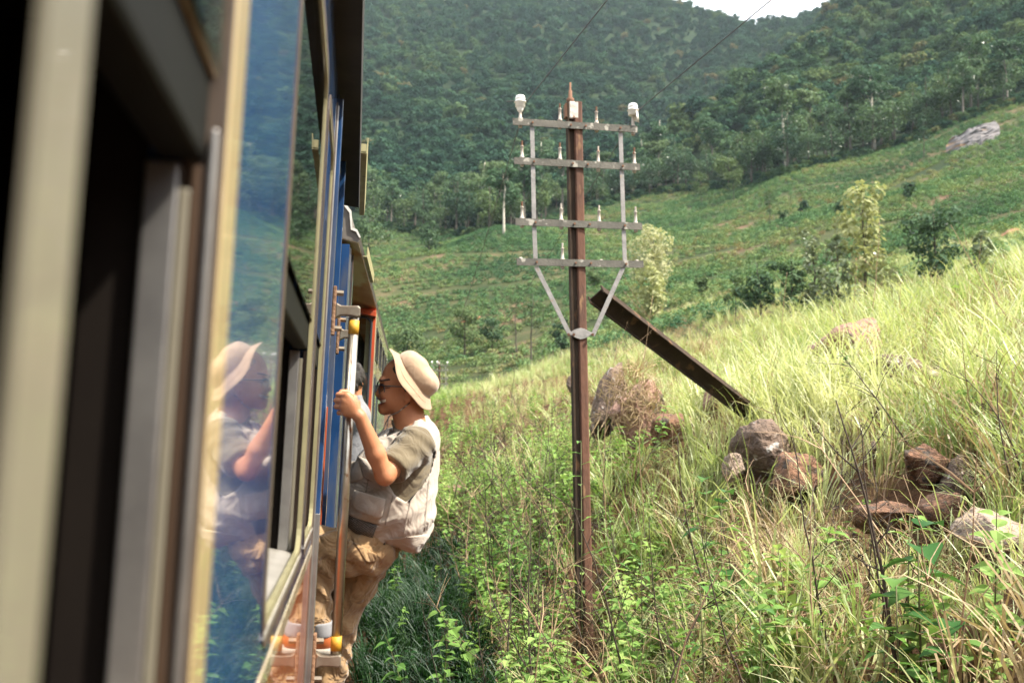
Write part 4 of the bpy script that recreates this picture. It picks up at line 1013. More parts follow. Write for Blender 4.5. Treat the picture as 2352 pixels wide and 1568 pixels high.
# doorway posts and trims
for nm, m, y0, y1, u0, u1, z0, z1 in [('door_post', M_blue, 3.455, 3.51, -.07, .020, -1.45, 1.18), ('post_trim', M_alu, 3.44, 3.4545, -.01, .006, -1.4, 1.15), ('post_trim', M_rubber, 3.405, 3.417, -.01, .003, -1.4, 1.15), ('post_base', M_alu, 3.454, 3.511, -.071, .021, -1.46, -.26),
                                      ('door_post', M_blue, 4.265, 4.32, -.07, .022, -1.45, 1.18), ('door_edge', M_orange, 4.225, 4.262, -.06, .006, -.78, .12), ('post_trim', M_alu, 4.322, 4.334, .0005, .018, -1.4, 1.15),
                                      ('post_trim', M_creamp, 4.75, 4.765, .0005, .008, -1.4, 1.15), ('door_head', M_blue, 3.511, 4.264, -.07, .004, 1.10, ZT), ('door_sill', M_steel, 3.511, 4.264, -.30, .02, -.80, -.775), ('door_step', M_steel, 3.54, 4.22, -.32, .06, -1.20, -1.175), ('step_riser', M_dark, 3.511, 4.264, -.34, -.32, -1.45, -.80)]:
    panel(nm, m, y0, y1, z0, z1, u0, u1, bev=.003)
def grab_rail(parent, y, z0, z1, u, plate_u, s=1.0):
    o = empty('grab_rail', parent=parent)
    MB().tube([(u, y, z0 + .02), (u, y, z1 - .02)], .0175 * s, 14).build('bar', M_steel, o, smooth=True)
    for z, sg in ((z1, 1), (z0, -1)):
        b = MB(); hgt = .030 * s
        prof = [(plate_u + .012, hgt * .9), (plate_u + .03, hgt * .62), (u - .02, hgt * .62), (u + .012, hgt * .7), (u + .020, hgt * .45), (u + .020, -hgt * .5), (u + .012, -hgt * .62), (u - .02, -hgt * .5), (plate_u + .03, -hgt * .55), (plate_u + .012, -hgt * .9)]
        b.extrude(prof, (0, y - .021 * s, z), (0, y + .021 * s, z), (1, 0, 0), (0, 0, sg)); b.build('bracket', M_castal, o, bev=.004)
        MB().box((plate_u, y - .022 * s, z - .085 * s), (plate_u + .012, y + .022 * s, z + .085 * s)).build('plate', M_rust, o, bev=.003)
        for dz in (-.062, .062): MB().tube([(plate_u + .012, y - .004, z + dz * s), (plate_u + .036, y - .004, z + dz * s)], .0105 * s, 6).build('bolt', M_castal, o)
        MB().tube([(u, y, z - sg * .030 * s), (u, y, z - sg * .078 * s)], .0186 * s, 14).build('tape_band', M_tape, o, smooth=True)
grab_rail(car, 3.482, -.745, .432, .098, .021)
grab_rail(car, 4.29, -.745, .432, .088, .023)

# second carriage
car2 = empty('train_carriage', (-.038, 6.07, 0), (0, TILT, math.radians(-3.2)))
tag(car2, 'further carriage with a red recessed end, black rimmed oval window and cream upper side', 'train carriage')
L2 = 7.75
for nm, m, a, b in [('end_post', M_blue, (-.14, 0, -1.4), (-.052, .50, 1.16)), ('end_wall', M_dark, (-2.8, 0, -1.4), (-.141, .06, 1.3)), ('recess_wall', M_blue, (-.28, .50, -1.4), (-.20, 3.16, 1.18)),
                    ('post_trim', M_alu, (-.051, .06, -1.4), (-.046, .075, 1.15)), ('post_trim', M_rubber, (-.051, .30, -1.4), (-.045, .33, 1.15)), ('post_trim', M_alu, (-.199, 1.9, -1.3), (-.19, 1.93, 1.15)), ('post_trim', M_rubber, (-.199, 2.3, -1.3), (-.19, 2.33, 1.15)),
                    ('red_end_panel', M_red, (-.198, 3.16, 1.115), (0, 3.22, 1.17)), ('red_end_panel', M_red, (-.025, 3.16, -1.35), (0, 3.22, 1.114)), ('red_end_panel', M_red, (-.198, 3.16, -1.35), (-.026, 3.22, -.20)),
                    ('upper_side', M_creamp, (-.09, 3.22, 1.03), (0, L2, 1.17)), ('upper_side', M_creamp, (-.09, 3.22, .58), (0, L2, .72)), ('lower_side', M_slate, (-.09, 3.22, -1.4), (0, L2, .58)),
                    ('end_wall', M_dark, (-2.8, L2 - .06, -1.4), (-.091, L2, 1.3)), ('floor_plate', M_dark, (-2.8, 0, -1.4), (-.29, L2, -1.3)), ('far_wall', M_slate, (-2.85, 0, -1.4), (-2.8, L2, .15)), ('far_wall', M_slate, (-2.85, 0, 1.05), (-2.8, L2, 1.3))]:
    MB().box(a, b).build(nm, m, car2)
MB().box((.0005, 3.162, -1.3), (.007, 3.20, 1.12)).build('corner_strip', M_creamp, car2)
# red lip above the oval window
MB().extrude([(-.26, 1.175), (.004, 1.135), (.004, 1.085), (-.26, 1.125)], (0, 3.08, 0), (0, 3.159, 0), (1, 0, 0), (0, 0, 1)).build('red_lip', M_red, car2, bev=.004)
def xring(name, m, uc, hw, z0, z1, r_in, thick, y0, y1, parent):
    inn = rounded(uc - hw, uc + hw, z0, z1, r_in, 10); out = rounded(uc - hw - thick, uc + hw + thick, z0 - thick, z1 + thick, r_in + thick, 10); n = len(inn)
    V = [(q[0], y0, q[1]) for q in inn] + [(q[0], y0, q[1]) for q in out] + [(q[0], y1, q[1]) for q in inn] + [(q[0], y1, q[1]) for q in out]; F = []
    for k in range(n):
        j = (k + 1) % n; F += [(k, j, n + j, n + k), (n + k, n + j, 3*n + j, 3*n + k), (2*n + k, 2*n + j, j, k), (3*n + k, 3*n + j, 2*n + j, 2*n + k)]
    return mesh_obj(name, V, F, m, parent), inn
ow, inn = xring('oval_window', M_blackrub, -.112, .066, -.18, 1.075, .062, .022, 3.128, 3.175, car2)
bevel(ow, .006, 2)
mesh_obj('pane', [(q[0], 3.165, q[1]) for q in inn], [tuple(reversed(range(len(inn))))], M_glass, ow)
for k in range(4):
    y0 = 3.50 + k * 1.05; w = MB().box((-.03, y0, .721), (.006, y0 + .03, 1.029)).box((-.03, y0 + .62, .721), (.006, y0 + .65, 1.029)).box((-.03, y0 + .031, .721), (.006, y0 + .619, .75)).box((-.03, y0 + .031, 1.0), (.006, y0 + .619, 1.029)).build('window', M_blackrub, car2)
    MB().box((-.02, y0 + .03, .75), (-.014, y0 + .62, 1.0)).build('pane', M_glass, w)
    MB().box((-.09, y0 + .651, .721), (0, y0 + 1.049, 1.029)).build('window_pier', M_creamp, car2)
MB().box((-.09, 3.22, .721), (0, 3.499, 1.029)).build('window_pier', M_creamp, car2)
MB().box((0, 3.62, -1.2), (.010, 3.66, .56)).box((0, 4.5, -1.2), (.010, 4.54, .56)).build('door_batten', M_blackrub, car2)
MB().tube([(.0, 3.9, -.05), (.045, 3.9, -.05), (.045, 4.05, -.05), (0, 4.05, -.05)], .010, 6).build('door_handle', M_steel, car2, smooth=True)
MB().box((0, 3.78, .42), (.07, 4.0, .50)).box((.02, 3.82, .36), (.06, 3.96, .419)).build('marker_lamp', M_blackrub, car2, bev=.01)
for k, y0 in enumerate((.62, 1.25)):
    w = MB().box((-.199, y0, .05), (-.188, y0 + .5, .09)).box((-.199, y0, 1.0), (-.188, y0 + .5, 1.04)).box((-.199, y0, .091), (-.188, y0 + .035, .999)).box((-.199, y0 + .465, .091), (-.188, y0 + .5, .999)).build('window', M_rubber, car2)
    MB().box((-.199, y0 + .036, .091), (-.194, y0 + .464, .999)).build('pane', M_glass, w)
    for z in (.36, .62, .82): MB().box((-.199, y0 + .036, z), (-.186, y0 + .464, z + .035)).build('glazing_bar', M_sash, w)
MB().extrude([(-.298, 1.2335), (-.002, 1.1745), (-.002, 1.171), (-.298, 1.230)], (0, .003, 0), (0, L2 - .003, 0), (1, 0, 0), (0, 0, 1)).build('soffit', M_soffr, car2)
roof(car2, M_roofg, 0, L2, [(-.30, 1.235), (.0, 1.175), (.012, 1.20), (-.015, 1.245), (-.045, 1.255), (-.058, 1.36), (-.25, 1.58), (-.8, 1.8), (-1.4, 1.9), (-2.0, 1.8), (-2.6, 1.5), (-2.85, 1.24), (-2.7, 1.30), (-.30, 1.30)])
MB().extrude([(.013, 1.205), (-.012, 1.252), (-.042, 1.262), (-.053, 1.365), (-.247, 1.59), (-.25, 1.57), (-.064, 1.352), (-.05, 1.248), (-.018, 1.238), (.004, 1.20)], (0, -.012, 0), (0, -.001, 0), (1, 0, 0), (0, 0, 1)).build('roof_edge', M_white, car2)
MB().extrude([(.013, 1.15), (.038, 1.15), (.042, 1.215), (.037, 1.216), (.034, 1.158), (.013, 1.156)], (0, .35, 0), (0, 1.45, 0), (1, 0, 0), (0, 0, 1)).build('drip_gutter', M_olive, car2)
grab_rail(car2, 2.88, -.75, .40, -.095, -.198)
grab_rail(car2, .56, -.75, .40, -.095, -.199)
# ------------------------------------------------------------------ telegraph poles and wires
M_polerust = mat('rusty_rail_steel', (.125, .052, .028), (.070, .034, .022), .85, 5, stretch=(1, 1, .35), bump=.35, bscale=40, spots=((.22, .12, .06), 9, .60))
M_poledark = mat('dark_weathered_steel', (.055, .037, .026), (.036, .025, .018), .9, 6, stretch=(1, 1, .4), bump=.3, bscale=40, spots=((.14, .075, .04), 7, .60), spec=.15)
M_arm = mat('grey_galvanised_arm', (.125, .115, .095), (.075, .070, .058), .75, 9, metal=.25, bump=.25, bscale=60, spots=((.30, .28, .24), 12, .60))
M_strap = mat('pale_galvanised_strap', (.31, .29, .275), (.21, .20, .19), .6, 14, metal=.35, bump=.2, bscale=60, spots=((.26, .20, .15), 16, .64))
M_pin = mat('pale_painted_pin', (.50, .45, .39), (.36, .31, .26), .7, 25, spots=((.26, .13, .07), 18, .62))
M_pinrust = mat('rusted_thread', (.20, .10, .055), (.13, .065, .04), .9, 30)
M_porc = mat('white_porcelain', (.82, .80, .74), (.74, .71, .64), .18, 9, coat=.6)
M_cap = mat('flaking_white_paint', (.60, .56, .50), (.46, .41, .35), .85, 12, bump=.5, bscale=30, spots=((.24, .13, .08), 9, .58))
M_wire = mat('dull_wire', (.07, .068, .064), (.05, .048, .045), .6, 10)
PY0 = float(P(1330, 760, 9.4)[1])
PX0, PZ0 = [float(PY(1329, 700, PY0)[k]) for k in (0, 2)]
def loc(px, py, dy=0.0):
    q = PY(px, py, PY0 + dy); return np.array([q[0] - PX0, dy, q[2] - PZ0])
def telegraph_pole(origin, insul, label, rz=0.0, full=True):
    """rail post with four cross arms, straps, diagonals, pins and insulators"""
    o = empty('telegraph_pole', tuple(origin), (0, 0, rz)); tag(o, label, 'telegraph pole', 'telegraph poles along the line')
    bot, top = loc(1345, 1530), loc(1318, 236)
    ex = np.array([1., 0, 0]); ey = np.array([0, 1., 0])
    # left web and flange stay dark, right head is rusty: two pieces of the same rail
    sl = (top - bot); sl /= np.linalg.norm(sl)
    a, b = bot - sl * .9, top
    MB().extrude([(-.074, -.050), (-.060, -.050), (-.056, -.024), (-.012, -.018), (-.012, .018), (-.056, .024), (-.060, .050), (-.074, .050)], a, b, ex, ey).build('web', M_poledark, o)
    MB().extrude([(-.0115, -.034), (.000, -.050), (.062, -.046), (.074, -.034), (.074, .034), (.062, .046), (.0, .050), (-.0115, .034)], a, b, ex, ey).build('rail_head', M_polerust, o, bev=.004)
    MB().obox(loc(1316, 256) + (0, 0, 0), (.046, 0, 0), (0, .05, 0), (0, 0, .085)).build('pole_cap', M_cap, o, bev=.010)
    MB().obox(loc(1301, 256), (.020, 0, 0), (0, .045, 0), (0, 0, .07)).build('cap_bracket', M_pinrust, o, bev=.006)
    MB().lathe(loc(1310, 234), (0, 0, 1), [(-.02, .040), (.03, .036), (.045, .020), (.11, .017), (.112, .010), (.19, .009)], 10).build('top_pin', M_pinrust, o, smooth=True)
    arms = [((1178, 279), (1464, 297)), ((1181, 369), (1470, 384)), ((1184, 509), (1475, 520)), ((1187, 601), (1478, 607))]
    for (pa, pb) in arms:
        A, B = loc(*pa, -.06), loc(*pb, -.06); B[1] = A[1]
        m = MB().extrude([(-.005, -.034), (.0, .030), (.0, .034), (.050, .034), (.050, .028), (.008, .028), (.004, -.034)], A, B, ey, (0, 0, 1))
        arm = m.build('cross_arm', M_arm, o)
        for f in (.155, .46, .58, .86):
            c = A + (B - A) * f + np.array([0, -.004, 0]); MB().tube([c, c + (0, -.012, 0)], .011, 6).build('bolt', M_pinrust, arm)
    def strap(p, q, dy=-.070, nm='strap', w=.041):
        MB().bar(loc(*p, dy), loc(*q, dy), w, .008, up=(0, 1, 0)).build(nm, M_strap, o, bev=.0015)
    for p, q in [((1222, 291), (1224, 367)), ((1224, 379), (1226.5, 507)), ((1227, 519), (1230, 597)), ((1425, 300), (1427.5, 377)), ((1428, 391), (1432, 512)), ((1432.5, 526), (1435, 599))]: strap(p, q, -.045)
    strap((1231, 612), (1310, 771), -.052, 'diagonal_strap', .042); strap((1432, 613), (1361, 771), -.052, 'diagonal_strap', .042)
    c = loc(1334, 766, -.062); n = 20
    prof = [(.115 * math.cos(t) * 1.0, (.020 + .034 * math.sin(abs(math.pi * .5)) * (1 - abs(math.cos(t)) ** 1.5)) * math.sin(t)) for t in np.linspace(0, 2 * math.pi, n, endpoint=False)]
    cl = MB().extrude(prof, c, c + ey * .010, ex, (0, 0, 1)).build('clamp_plate', M_strap, o, bev=.002)
    for x in (1306, 1318, 1361): MB().tube([loc(x, 768, -.055), loc(x, 768, -.092)], .014, 8).build('bolt', M_pinrust, cl)
    MB().obox(loc(1333, 767, .055), (.075, 0, 0), (0, .006, 0), (0, 0, .022)).build('clamp_back', M_strap, o)
    pins = [(1195, 276, 'i'), (1286, 279, 'r'), (1370, 286, 'r'), (1454, 294, 'i'), (1199, 365, 'r'), (1286, 369, 'r'), (1374, 377, 'w'), (1457, 380, 'r'), (1199, 505, 'r'), (1289, 509, 'w'), (1376, 513, 'w'), (1460, 516, 'w'), (1292, 600, 'w'), (1196, 597, 's'), (1381, 602, 's'), (1463, 603, 's')]
    for k, (x, y, kd) in enumerate(pins):
        c = loc(x, y, -.035); pn = MB()
        if kd == 's':
            pn.lathe(c, (0, 0, 1), [(-.02, .02), (.018, .019), (.026, .010)], 8); pn.build('pin_stub', M_pin, o, smooth=True); continue
        pn.lathe(c, (0, 0, 1), [(-.075, .016), (-.055, .020), (-.03, .020), (-.028, .013), (0, .013), (.002, .024), (.022, .022), (.030, .0145), (.115, .0125), (.118, .017), (.126, .017), (.128, .010), (.13, .009)], 10)
        pin = pn.build('insulator_pin', M_pin, o, smooth=True)
        th = MB(); th.lathe(c, (0, 0, 1), sum([[(.13 + q * .008, .0105), (.134 + q * .008, .0085)] for q in range(6)], []), 8); th.build('thread', M_pinrust if kd != 'w' else M_pin, pin)
        if kd == 'i' and insul == 'old':
            top_c = c + np.array([0, 0, .118]); s = MB()
            s.lathe(top_c, (0, 0, 1), [(0, .030), (.01, .048), (.045, .046), (.052, .058), (.060, .060), (.066, .048), (.080, .046), (.088, .050), (.115, .042), (.124, .026), (.126, .004)], 18)
            s.build('insulator', M_porc, pin, smooth=True)
            if x > 1300:       # the right bell is broken: a long shard hangs on one side
                sh = MB(); V = []
                for i in range(7):
                    a = math.radians(-70 + i * 24); V += [top_c + (.050 * math.cos(a), .050 * math.sin(a), .05), top_c + (.062 * math.cos(a), .062 * math.sin(a), -.075 + .012 * abs(i - 2)), top_c + (.056 * math.cos(a), .056 * math.sin(a), -.073 + .012 * abs(i - 2)), top_c + (.044 * math.cos(a), .044 * math.sin(a), .05)]
                F = []
                for i in range(6):
                    for q in range(4): F.append((4*i + q, 4*i + (q + 1) % 4, 4*i + 4 + (q + 1) % 4, 4*i + 4 + q))
                sh.add(V, F); sh.build('broken_skirt', M_porc, pin, smooth=True)
            else:
                s2 = MB(); s2.lathe(top_c, (0, 0, 1), [(-.045, .012), (-.03, .026), (.0, .038), (.008, .030)], 9); s2.build('broken_skirt', M_porc, pin)
            MB().tube([top_c + (-.13 if x < 1300 else -.06, 0, .055), top_c + (-.055, -.02, .058), top_c + (0, -.055, .058), top_c + (.055, 0, .058)], .0045, 5).build('tie_wire', M_wire, pin)
        if insul == 'far' and k in (0, 1, 3):
            top_c = c + np.array([0, 0, .10]); s = MB(); s.lathe(top_c, (0, 0, 1), [(0, .05), (.05, .07), (.09, .06), (.13, .055), (.16, .03)], 10); s.build('insulator', M_porc, pin, smooth=True)
    return o
pole = telegraph_pole((PX0, PY0, PZ0), 'old', 'rusty telegraph pole made of rail with four grey cross arms and two white insulators')
fp = PR(1009.5, 897, 71); fo = telegraph_pole((fp[0] + .0, fp[1], fp[2] + .1), 'far', 'distant telegraph pole with white insulators seen just right of the hat')
for ch in fo.children: pass
def wire(name, pts, r, label):
    mb = MB(); mb.tube(pts, r, 5); o = mb.build(name, M_wire, smooth=True); tag(o, label, 'wire', 'telegraph wires'); return o
def insul_at(x, y): 
    q = loc(x, y, -.035); return np.array([PX0, PY0, PZ0]) + q + np.array([0, 0, .118 + .058])
for (x, y, qx, qy, lx, lab, fi) in [(1195, 276, 1395, 0, .055, 'thin wire rising overhead from the left white insulator and sagging away to the distant pole', 993), (1454, 294, 1772, 0, .05, 'thin wire rising overhead from the right white insulator and passing behind the rusty pole', 1027)]:
    A = insul_at(x, y) + np.array([lx, 0, 0]); Q = P(qx, qy, 7.1); far = fp + np.array([-.55 if fi == 993 else .55, -.4, 1.1])
    d = (Q - A); end = A + d * 9.0; end[2] = A[2] + .5
    pts = [end, A + d * 4.0 + np.array([0, 0, -.1]), Q, A]
    for t in np.linspace(.04, 1, 22): q = A + (far - A) * t; q = q - np.array([0, 0, 1]) * 4 * .9 * t * (1 - t); pts.append(q)
    wire('telegraph_wire', pts, .0046, lab)

# ------------------------------------------------------------------ the steel beam leaning out of the bank
def leaning_beam():
    T, B = P(1368, 676, 10.4), P(1726, 950, 12.05); ax = (B - T) / np.linalg.norm(B - T); B = B + ax * .45
    v = ray(1550, 810); v = v / np.linalg.norm(v)
    ey = -v + ax * (v @ ax); ey /= np.linalg.norm(ey); ex = np.cross(ax, ey)         # ex across the beam in view, ey towards the lens
    if ex[2] < 0: ex = -ex
    # turn the beam a little so that its underside flange shows
    c, s = math.cos(.30), math.sin(.30); ex, ey = ex * c + ey * s, ey * c - ex * s
    o = empty('steel_beam', tuple(T)); tag(o, 'dark weathered steel beam leaning diagonally out of the grassy bank behind the pole', 'steel beam')
    h, f, t, w = .100, .062, .018, .009
    I = [(-h, -f), (-h, f), (-h + t, f), (-h + t, w), (h - t, w), (h - t, f), (h, f), (h, -f), (h - t, -f), (h - t, -w), (-h + t, -w), (-h + t, -f)]
    b = MB().extrude(I, np.zeros(3), B - T, ex, ey).build('beam', M_poledark, o, bev=.003)
    q = ax * .14 + ex * .02; MB().tube([q + ey * (w + .001), q + ey * (w + .007)], .026, 14).build('bolt_hole', M_dark, o)
    q2 = ax * .22 - ex * .03; MB().tube([q2 + ey * w, q2 + ey * (w + .012)], .014, 8).build('rivet', M_pinrust, o)
leaning_beam()
# ------------------------------------------------------------------ people: bodies and clothes as smooth blended volumes
CAMM = np.stack([RT, UP, FW])                        # rows: right, up, forward
def C(px, py, d): return np.array([(px - CX) / FPX * d, -(py - CY) / FPX * d, d])
def toW(V): return np.asarray(V) @ CAMM
def s_cap(p, a, b, ra, rb):
    a, b = np.asarray(a), np.asarray(b); ab = b - a; t = np.clip(((p - a) @ ab) / (ab @ ab), 0, 1)
    return np.linalg.norm(p - a - t[:, None] * ab, axis=1) - (ra + (rb - ra) * t)
def s_ell(p, c, r, rot=0.0):
    q = p - np.asarray(c)
    if rot:
        cs, sn = math.cos(rot), math.sin(rot); q = np.stack([q[:, 0]*cs + q[:, 1]*sn, -q[:, 0]*sn + q[:, 1]*cs, q[:, 2]], 1)
    r = np.asarray(r); k0 = np.linalg.norm(q / r, axis=1); k1 = np.linalg.norm(q / (r * r), axis=1) + 1e-9
    return k0 * (k0 - 1) / k1
def smin(a, b, k):
    h = np.clip(.5 + .5 * (b - a) / k, 0, 1); return b + (a - b) * h - k * h * (1 - h)
def smax(a, b, k): return -smin(-a, -b, k)
def s_poly(p, poly):                                  # signed distance to a polygon in the image plane (camera x, y at its depth)
    x, y = p[:, 0], p[:, 1]; n = len(poly); d = np.full(len(p), 1e9); s = np.zeros(len(p), int)
    for i in range(n):
        a, b = poly[i], poly[(i + 1) % n]; e = b - a; wx, wy = x - a[0], y - a[1]
        t = np.clip((wx*e[0] + wy*e[1]) / (e @ e), 0, 1); d = np.minimum(d, (wx - e[0]*t)**2 + (wy - e[1]*t)**2)
        c1 = (a[1] <= y) & (b[1] > y) & (e[0]*wy > e[1]*wx); c2 = (a[1] > y) & (b[1] <= y) & (e[0]*wy < e[1]*wx); s += c1.astype(int) - c2.astype(int)
    return np.where(s != 0, -1, 1) * np.sqrt(d)
def polyC(pts, d): return [C(x, y, d)[:2] for x, y in pts]
def surface(fn, lo, hi, h):
    """surface of fn = 0 on a grid, evaluated finely only near it"""
    lo = np.asarray(lo, float); n = np.ceil((np.asarray(hi) - lo) / (4 * h)).astype(int) + 1
    ax = [lo[i] + np.arange(n[i]) * 4 * h for i in range(3)]
    G = np.stack(np.meshgrid(*ax, indexing='ij'), -1).reshape(-1, 3); c = fn(G).reshape(n)
    m = (np.array(n) - 1) * 4 + 1
    fine = np.repeat(np.repeat(np.repeat(c, 4, 0), 4, 1), 4, 2)[:m[0], :m[1], :m[2]].copy()
    near = np.repeat(np.repeat(np.repeat(np.abs(c) < 4 * h * 2.6, 4, 0), 4, 1), 4, 2)
    near = np.roll(np.roll(np.roll(near, -2, 0), -2, 1), -2, 2)[:m[0], :m[1], :m[2]] | near[:m[0], :m[1], :m[2]]
    idx = np.argwhere(near); fine[near] = fn(lo + idx * h)
    S = fine < 0; D = fine; dims = np.array(m) - 1
    corner = [(a, b, c_) for a in (0, 1) for b in (0, 1) for c_ in (0, 1)]
    cnt = sum(S[a:a+dims[0], b:b+dims[1], c_:c_+dims[2]].astype(np.int8) for a, b, c_ in corner)
    cells = np.argwhere((cnt > 0) & (cnt < 8)); acc = np.zeros((len(cells), 3)); k = np.zeros(len(cells))
    val = {q: D[cells[:, 0]+q[0], cells[:, 1]+q[1], cells[:, 2]+q[2]] for q in corner}
    for q in corner:
        for axx in range(3):
            if q[axx] == 0:
                r = list(q); r[axx] = 1; r = tuple(r); a, b = val[q], val[r]; cr = (a < 0) != (b < 0)
                t = np.where(cr, a / np.where(cr, a - b, 1), 0); pos = np.tile(np.array(q, float), (len(cells), 1)); pos[:, axx] = t
                acc[cr] += pos[cr]; k[cr] += 1
    V = lo + (cells + acc / k[:, None]) * h
    ids = -np.ones(dims, int); ids[tuple(cells.T)] = np.arange(len(cells)); F = []
    for axx in range(3):
        o1, o2 = [(1, 2), (2, 0), (0, 1)][axx]
        sl0 = [slice(0, None)] * 3; sl1 = [slice(0, None)] * 3; sl0[axx] = slice(0, -1); sl1[axx] = slice(1, None)
        a, b = S[tuple(sl0)], S[tuple(sl1)]; e = np.argwhere(a != b)
        ok = (e[:, o1] > 0) & (e[:, o2] > 0) & (e[:, o1] < dims[o1]) & (e[:, o2] < dims[o2]); e = e[ok]
        q = []
        for d1, d2 in ((0, 0), (1, 0), (1, 1), (0, 1)):
            g = e.copy(); g[:, o1] -= d1; g[:, o2] -= d2; q.append(ids[tuple(g.T)])
        q = np.stack(q, 1); ins = a[tuple(e.T)]; q[~ins] = q[~ins][:, ::-1]; F.append(q[(q >= 0).all(1)])
    return V, np.concatenate(F)
def skin(name, fn, lo, hi, h, m, parent, smooth_it=2):
    V, F = surface(fn, lo, hi, h); o = mesh_obj(name, toW(V), F[:, ::-1], m, parent, True)
    if smooth_it:
        md = o.modifiers.new('even', 'SMOOTH'); md.factor = .5; md.iterations = smooth_it
    return o
def march(fn, px, py, d0, d1):
    """camera-space points where sight lines first meet fn"""
    px, py = np.atleast_1d(np.asarray(px, float)), np.atleast_1d(np.asarray(py, float)); d = np.full(len(px), d0)
    for _ in range(90):
        p = np.stack([(px - CX) / FPX * d, -(py - CY) / FPX * d, d], 1); d = np.minimum(d + np.clip(fn(p) * .7, -.01, .05), d1)
    return np.stack([(px - CX) / FPX * d, -(py - CY) / FPX * d, d], 1)
def patch(name, fn, quad, m, parent, d0, d1, lift=.004, puff=.0, n=8, k=8, rnd=0.0, uv=False):
    """a flap, pocket or mark laid onto a volume: quad in view pixels (tl, tr, br, bl)"""
    q = np.array(quad, float); S, T = np.meshgrid(np.linspace(0, 1, n + 1), np.linspace(0, 1, k + 1)); s, t = S.ravel(), T.ravel()
    if rnd:                                           # rounded lower corners
        e = np.abs(s * 2 - 1); t = t * (1 - rnd * e ** 5)
    x = (q[0, 0]*(1-s) + q[1, 0]*s)*(1-t) + (q[3, 0]*(1-s) + q[2, 0]*s)*t; y = (q[0, 1]*(1-s) + q[1, 1]*s)*(1-t) + (q[3, 1]*(1-s) + q[2, 1]*s)*t
    p = march(fn, x, y, d0, d1); bulge = (np.sin(np.pi * np.clip(s, .02, .98)) * np.sin(np.pi * np.clip(t, .02, .98))) ** .45
    dirn = p / np.linalg.norm(p, axis=1)[:, None]; top = p - dirn * (lift + puff * bulge)[:, None]; back = p + dirn * .012
    w = n + 1; N = len(p); F = [(j*w+i, j*w+i+1, (j+1)*w+i+1, (j+1)*w+i) for j in range(k) for i in range(n)]
    rim = [i for i in range(w)] + [j*w+n for j in range(1, k+1)] + [k*w+i for i in range(n-1, -1, -1)] + [j*w for j in range(k-1, 0, -1)]
    V = np.concatenate([top, back[rim]]); R = len(rim); F += [(rim[i], N+i, N+(i+1) % R, rim[(i+1) % R]) for i in range(R)]
    o = mesh_obj(name, toW(V), F, m, parent, True)
    if uv:
        l = o.data.uv_layers.new(name='uv'); st = np.concatenate([np.stack([s, t], 1), np.stack([s, t], 1)[rim]])
        for lp in o.data.loops: l.data[lp.index].uv = st[lp.vertex_index]
    return o
def cloth(name, c1, c2, weave=900, fold=0.25, fs=9):
    m, nt, N, L = _nt(name); b = N.new('ShaderNodeBsdfPrincipled'); o = N.new('ShaderNodeOutputMaterial'); L.new(b.outputs[0], o.inputs[0])
    tc = N.new('ShaderNodeTexCoord')
    def noise(s, d=4):
        n = N.new('ShaderNodeTexNoise'); n.inputs['Scale'].default_value = s; n.inputs['Detail'].default_value = d; L.new(tc.outputs['Object'], n.inputs['Vector']); return n
    rp = _ramp(N, [(.3, c1), (.7, c2)]); L.new(noise(14, 6).outputs[0], rp.inputs[0]); L.new(rp.outputs[0], b.inputs['Base Color'])
    b.inputs['Roughness'].default_value = .95; b.inputs['Specular IOR Level'].default_value = .15; b.inputs['Sheen Weight'].default_value = .25
    dn = N.new('ShaderNodeTexNoise'); dn.inputs['Scale'].default_value = fs; dn.inputs['Detail'].default_value = 2; dn.inputs['Distortion'].default_value = 1.4; L.new(tc.outputs['Object'], dn.inputs['Vector'])
    b1 = N.new('ShaderNodeBump'); b1.inputs['Strength'].default_value = fold; b1.inputs['Distance'].default_value = .05; L.new(dn.outputs[0], b1.inputs['Height'])
    b2 = N.new('ShaderNodeBump'); b2.inputs['Strength'].default_value = .25; b2.inputs['Distance'].default_value = .002; L.new(noise(weave, 2).outputs[0], b2.inputs['Height']); L.new(b1.outputs[0], b2.inputs['Normal'])
    L.new(b2.outputs[0], b.inputs['Normal']); return m
M_skin = mat('tanned_skin', (.45, .195, .095), (.38, .155, .072), .55, 22, sss=.12, bump=.06, bscale=160)
M_lip = mat('lip_skin', (.30, .10, .065), (.25, .08, .05), .4, 30)
M_hair = mat('black_hair', (.016, .012, .010), (.030, .022, .017), .6, 60, bump=.6, bscale=140)
M_hat = cloth('sand_cotton', (.40, .28, .19), (.33, .23, .15), 700, .12, 16)
M_vest = cloth('light_grey_beige_canvas', (.40, .345, .29), (.33, .28, .232), 700, .45, 12)
M_vpock = cloth('pocket_canvas', (.39, .335, .28), (.32, .27, .222), 700, .2, 13)
M_seam = cloth('dark_seam_canvas', (.27, .23, .19), (.22, .185, .15), 700, .1, 12)  # seam lines in a darker canvas tone
M_shirt = cloth('olive_brown_jersey', (.155, .125, .080), (.115, .092, .058), 900, .35, 13)
M_trou = cloth('khaki_twill', (.32, .205, .105), (.25, .155, .075), 800, .7, 13)
M_blackfab = mat('black_fabric', (.014, .014, .014), (.022, .022, .022), .9, 40)
M_frame = mat('dark_grey_acetate', (.030, .032, .036), (.05, .052, .056), .3, 30, coat=.5)
M_teeth = mat('teeth', (.75, .68, .56), (.70, .62, .50), .3, 40)
M_cord = mat('speckled_cord', (.02, .02, .02), (.35, .33, .30), .8, 110, detail=1)
M_shoeo = mat('orange_shoe_leather', (.42, .11, .028), (.34, .08, .022), .5, 20)
M_shoew = cloth('white_knit', (.42, .40, .38), (.36, .34, .33), 600, .1, 20)
M_shoeg = mat('grey_shoe_lining', (.24, .24, .25), (.19, .19, .20), .8, 30)
M_sole = mat('off_white_sole', (.36, .33, .28), (.29, .26, .22), .7, 20)
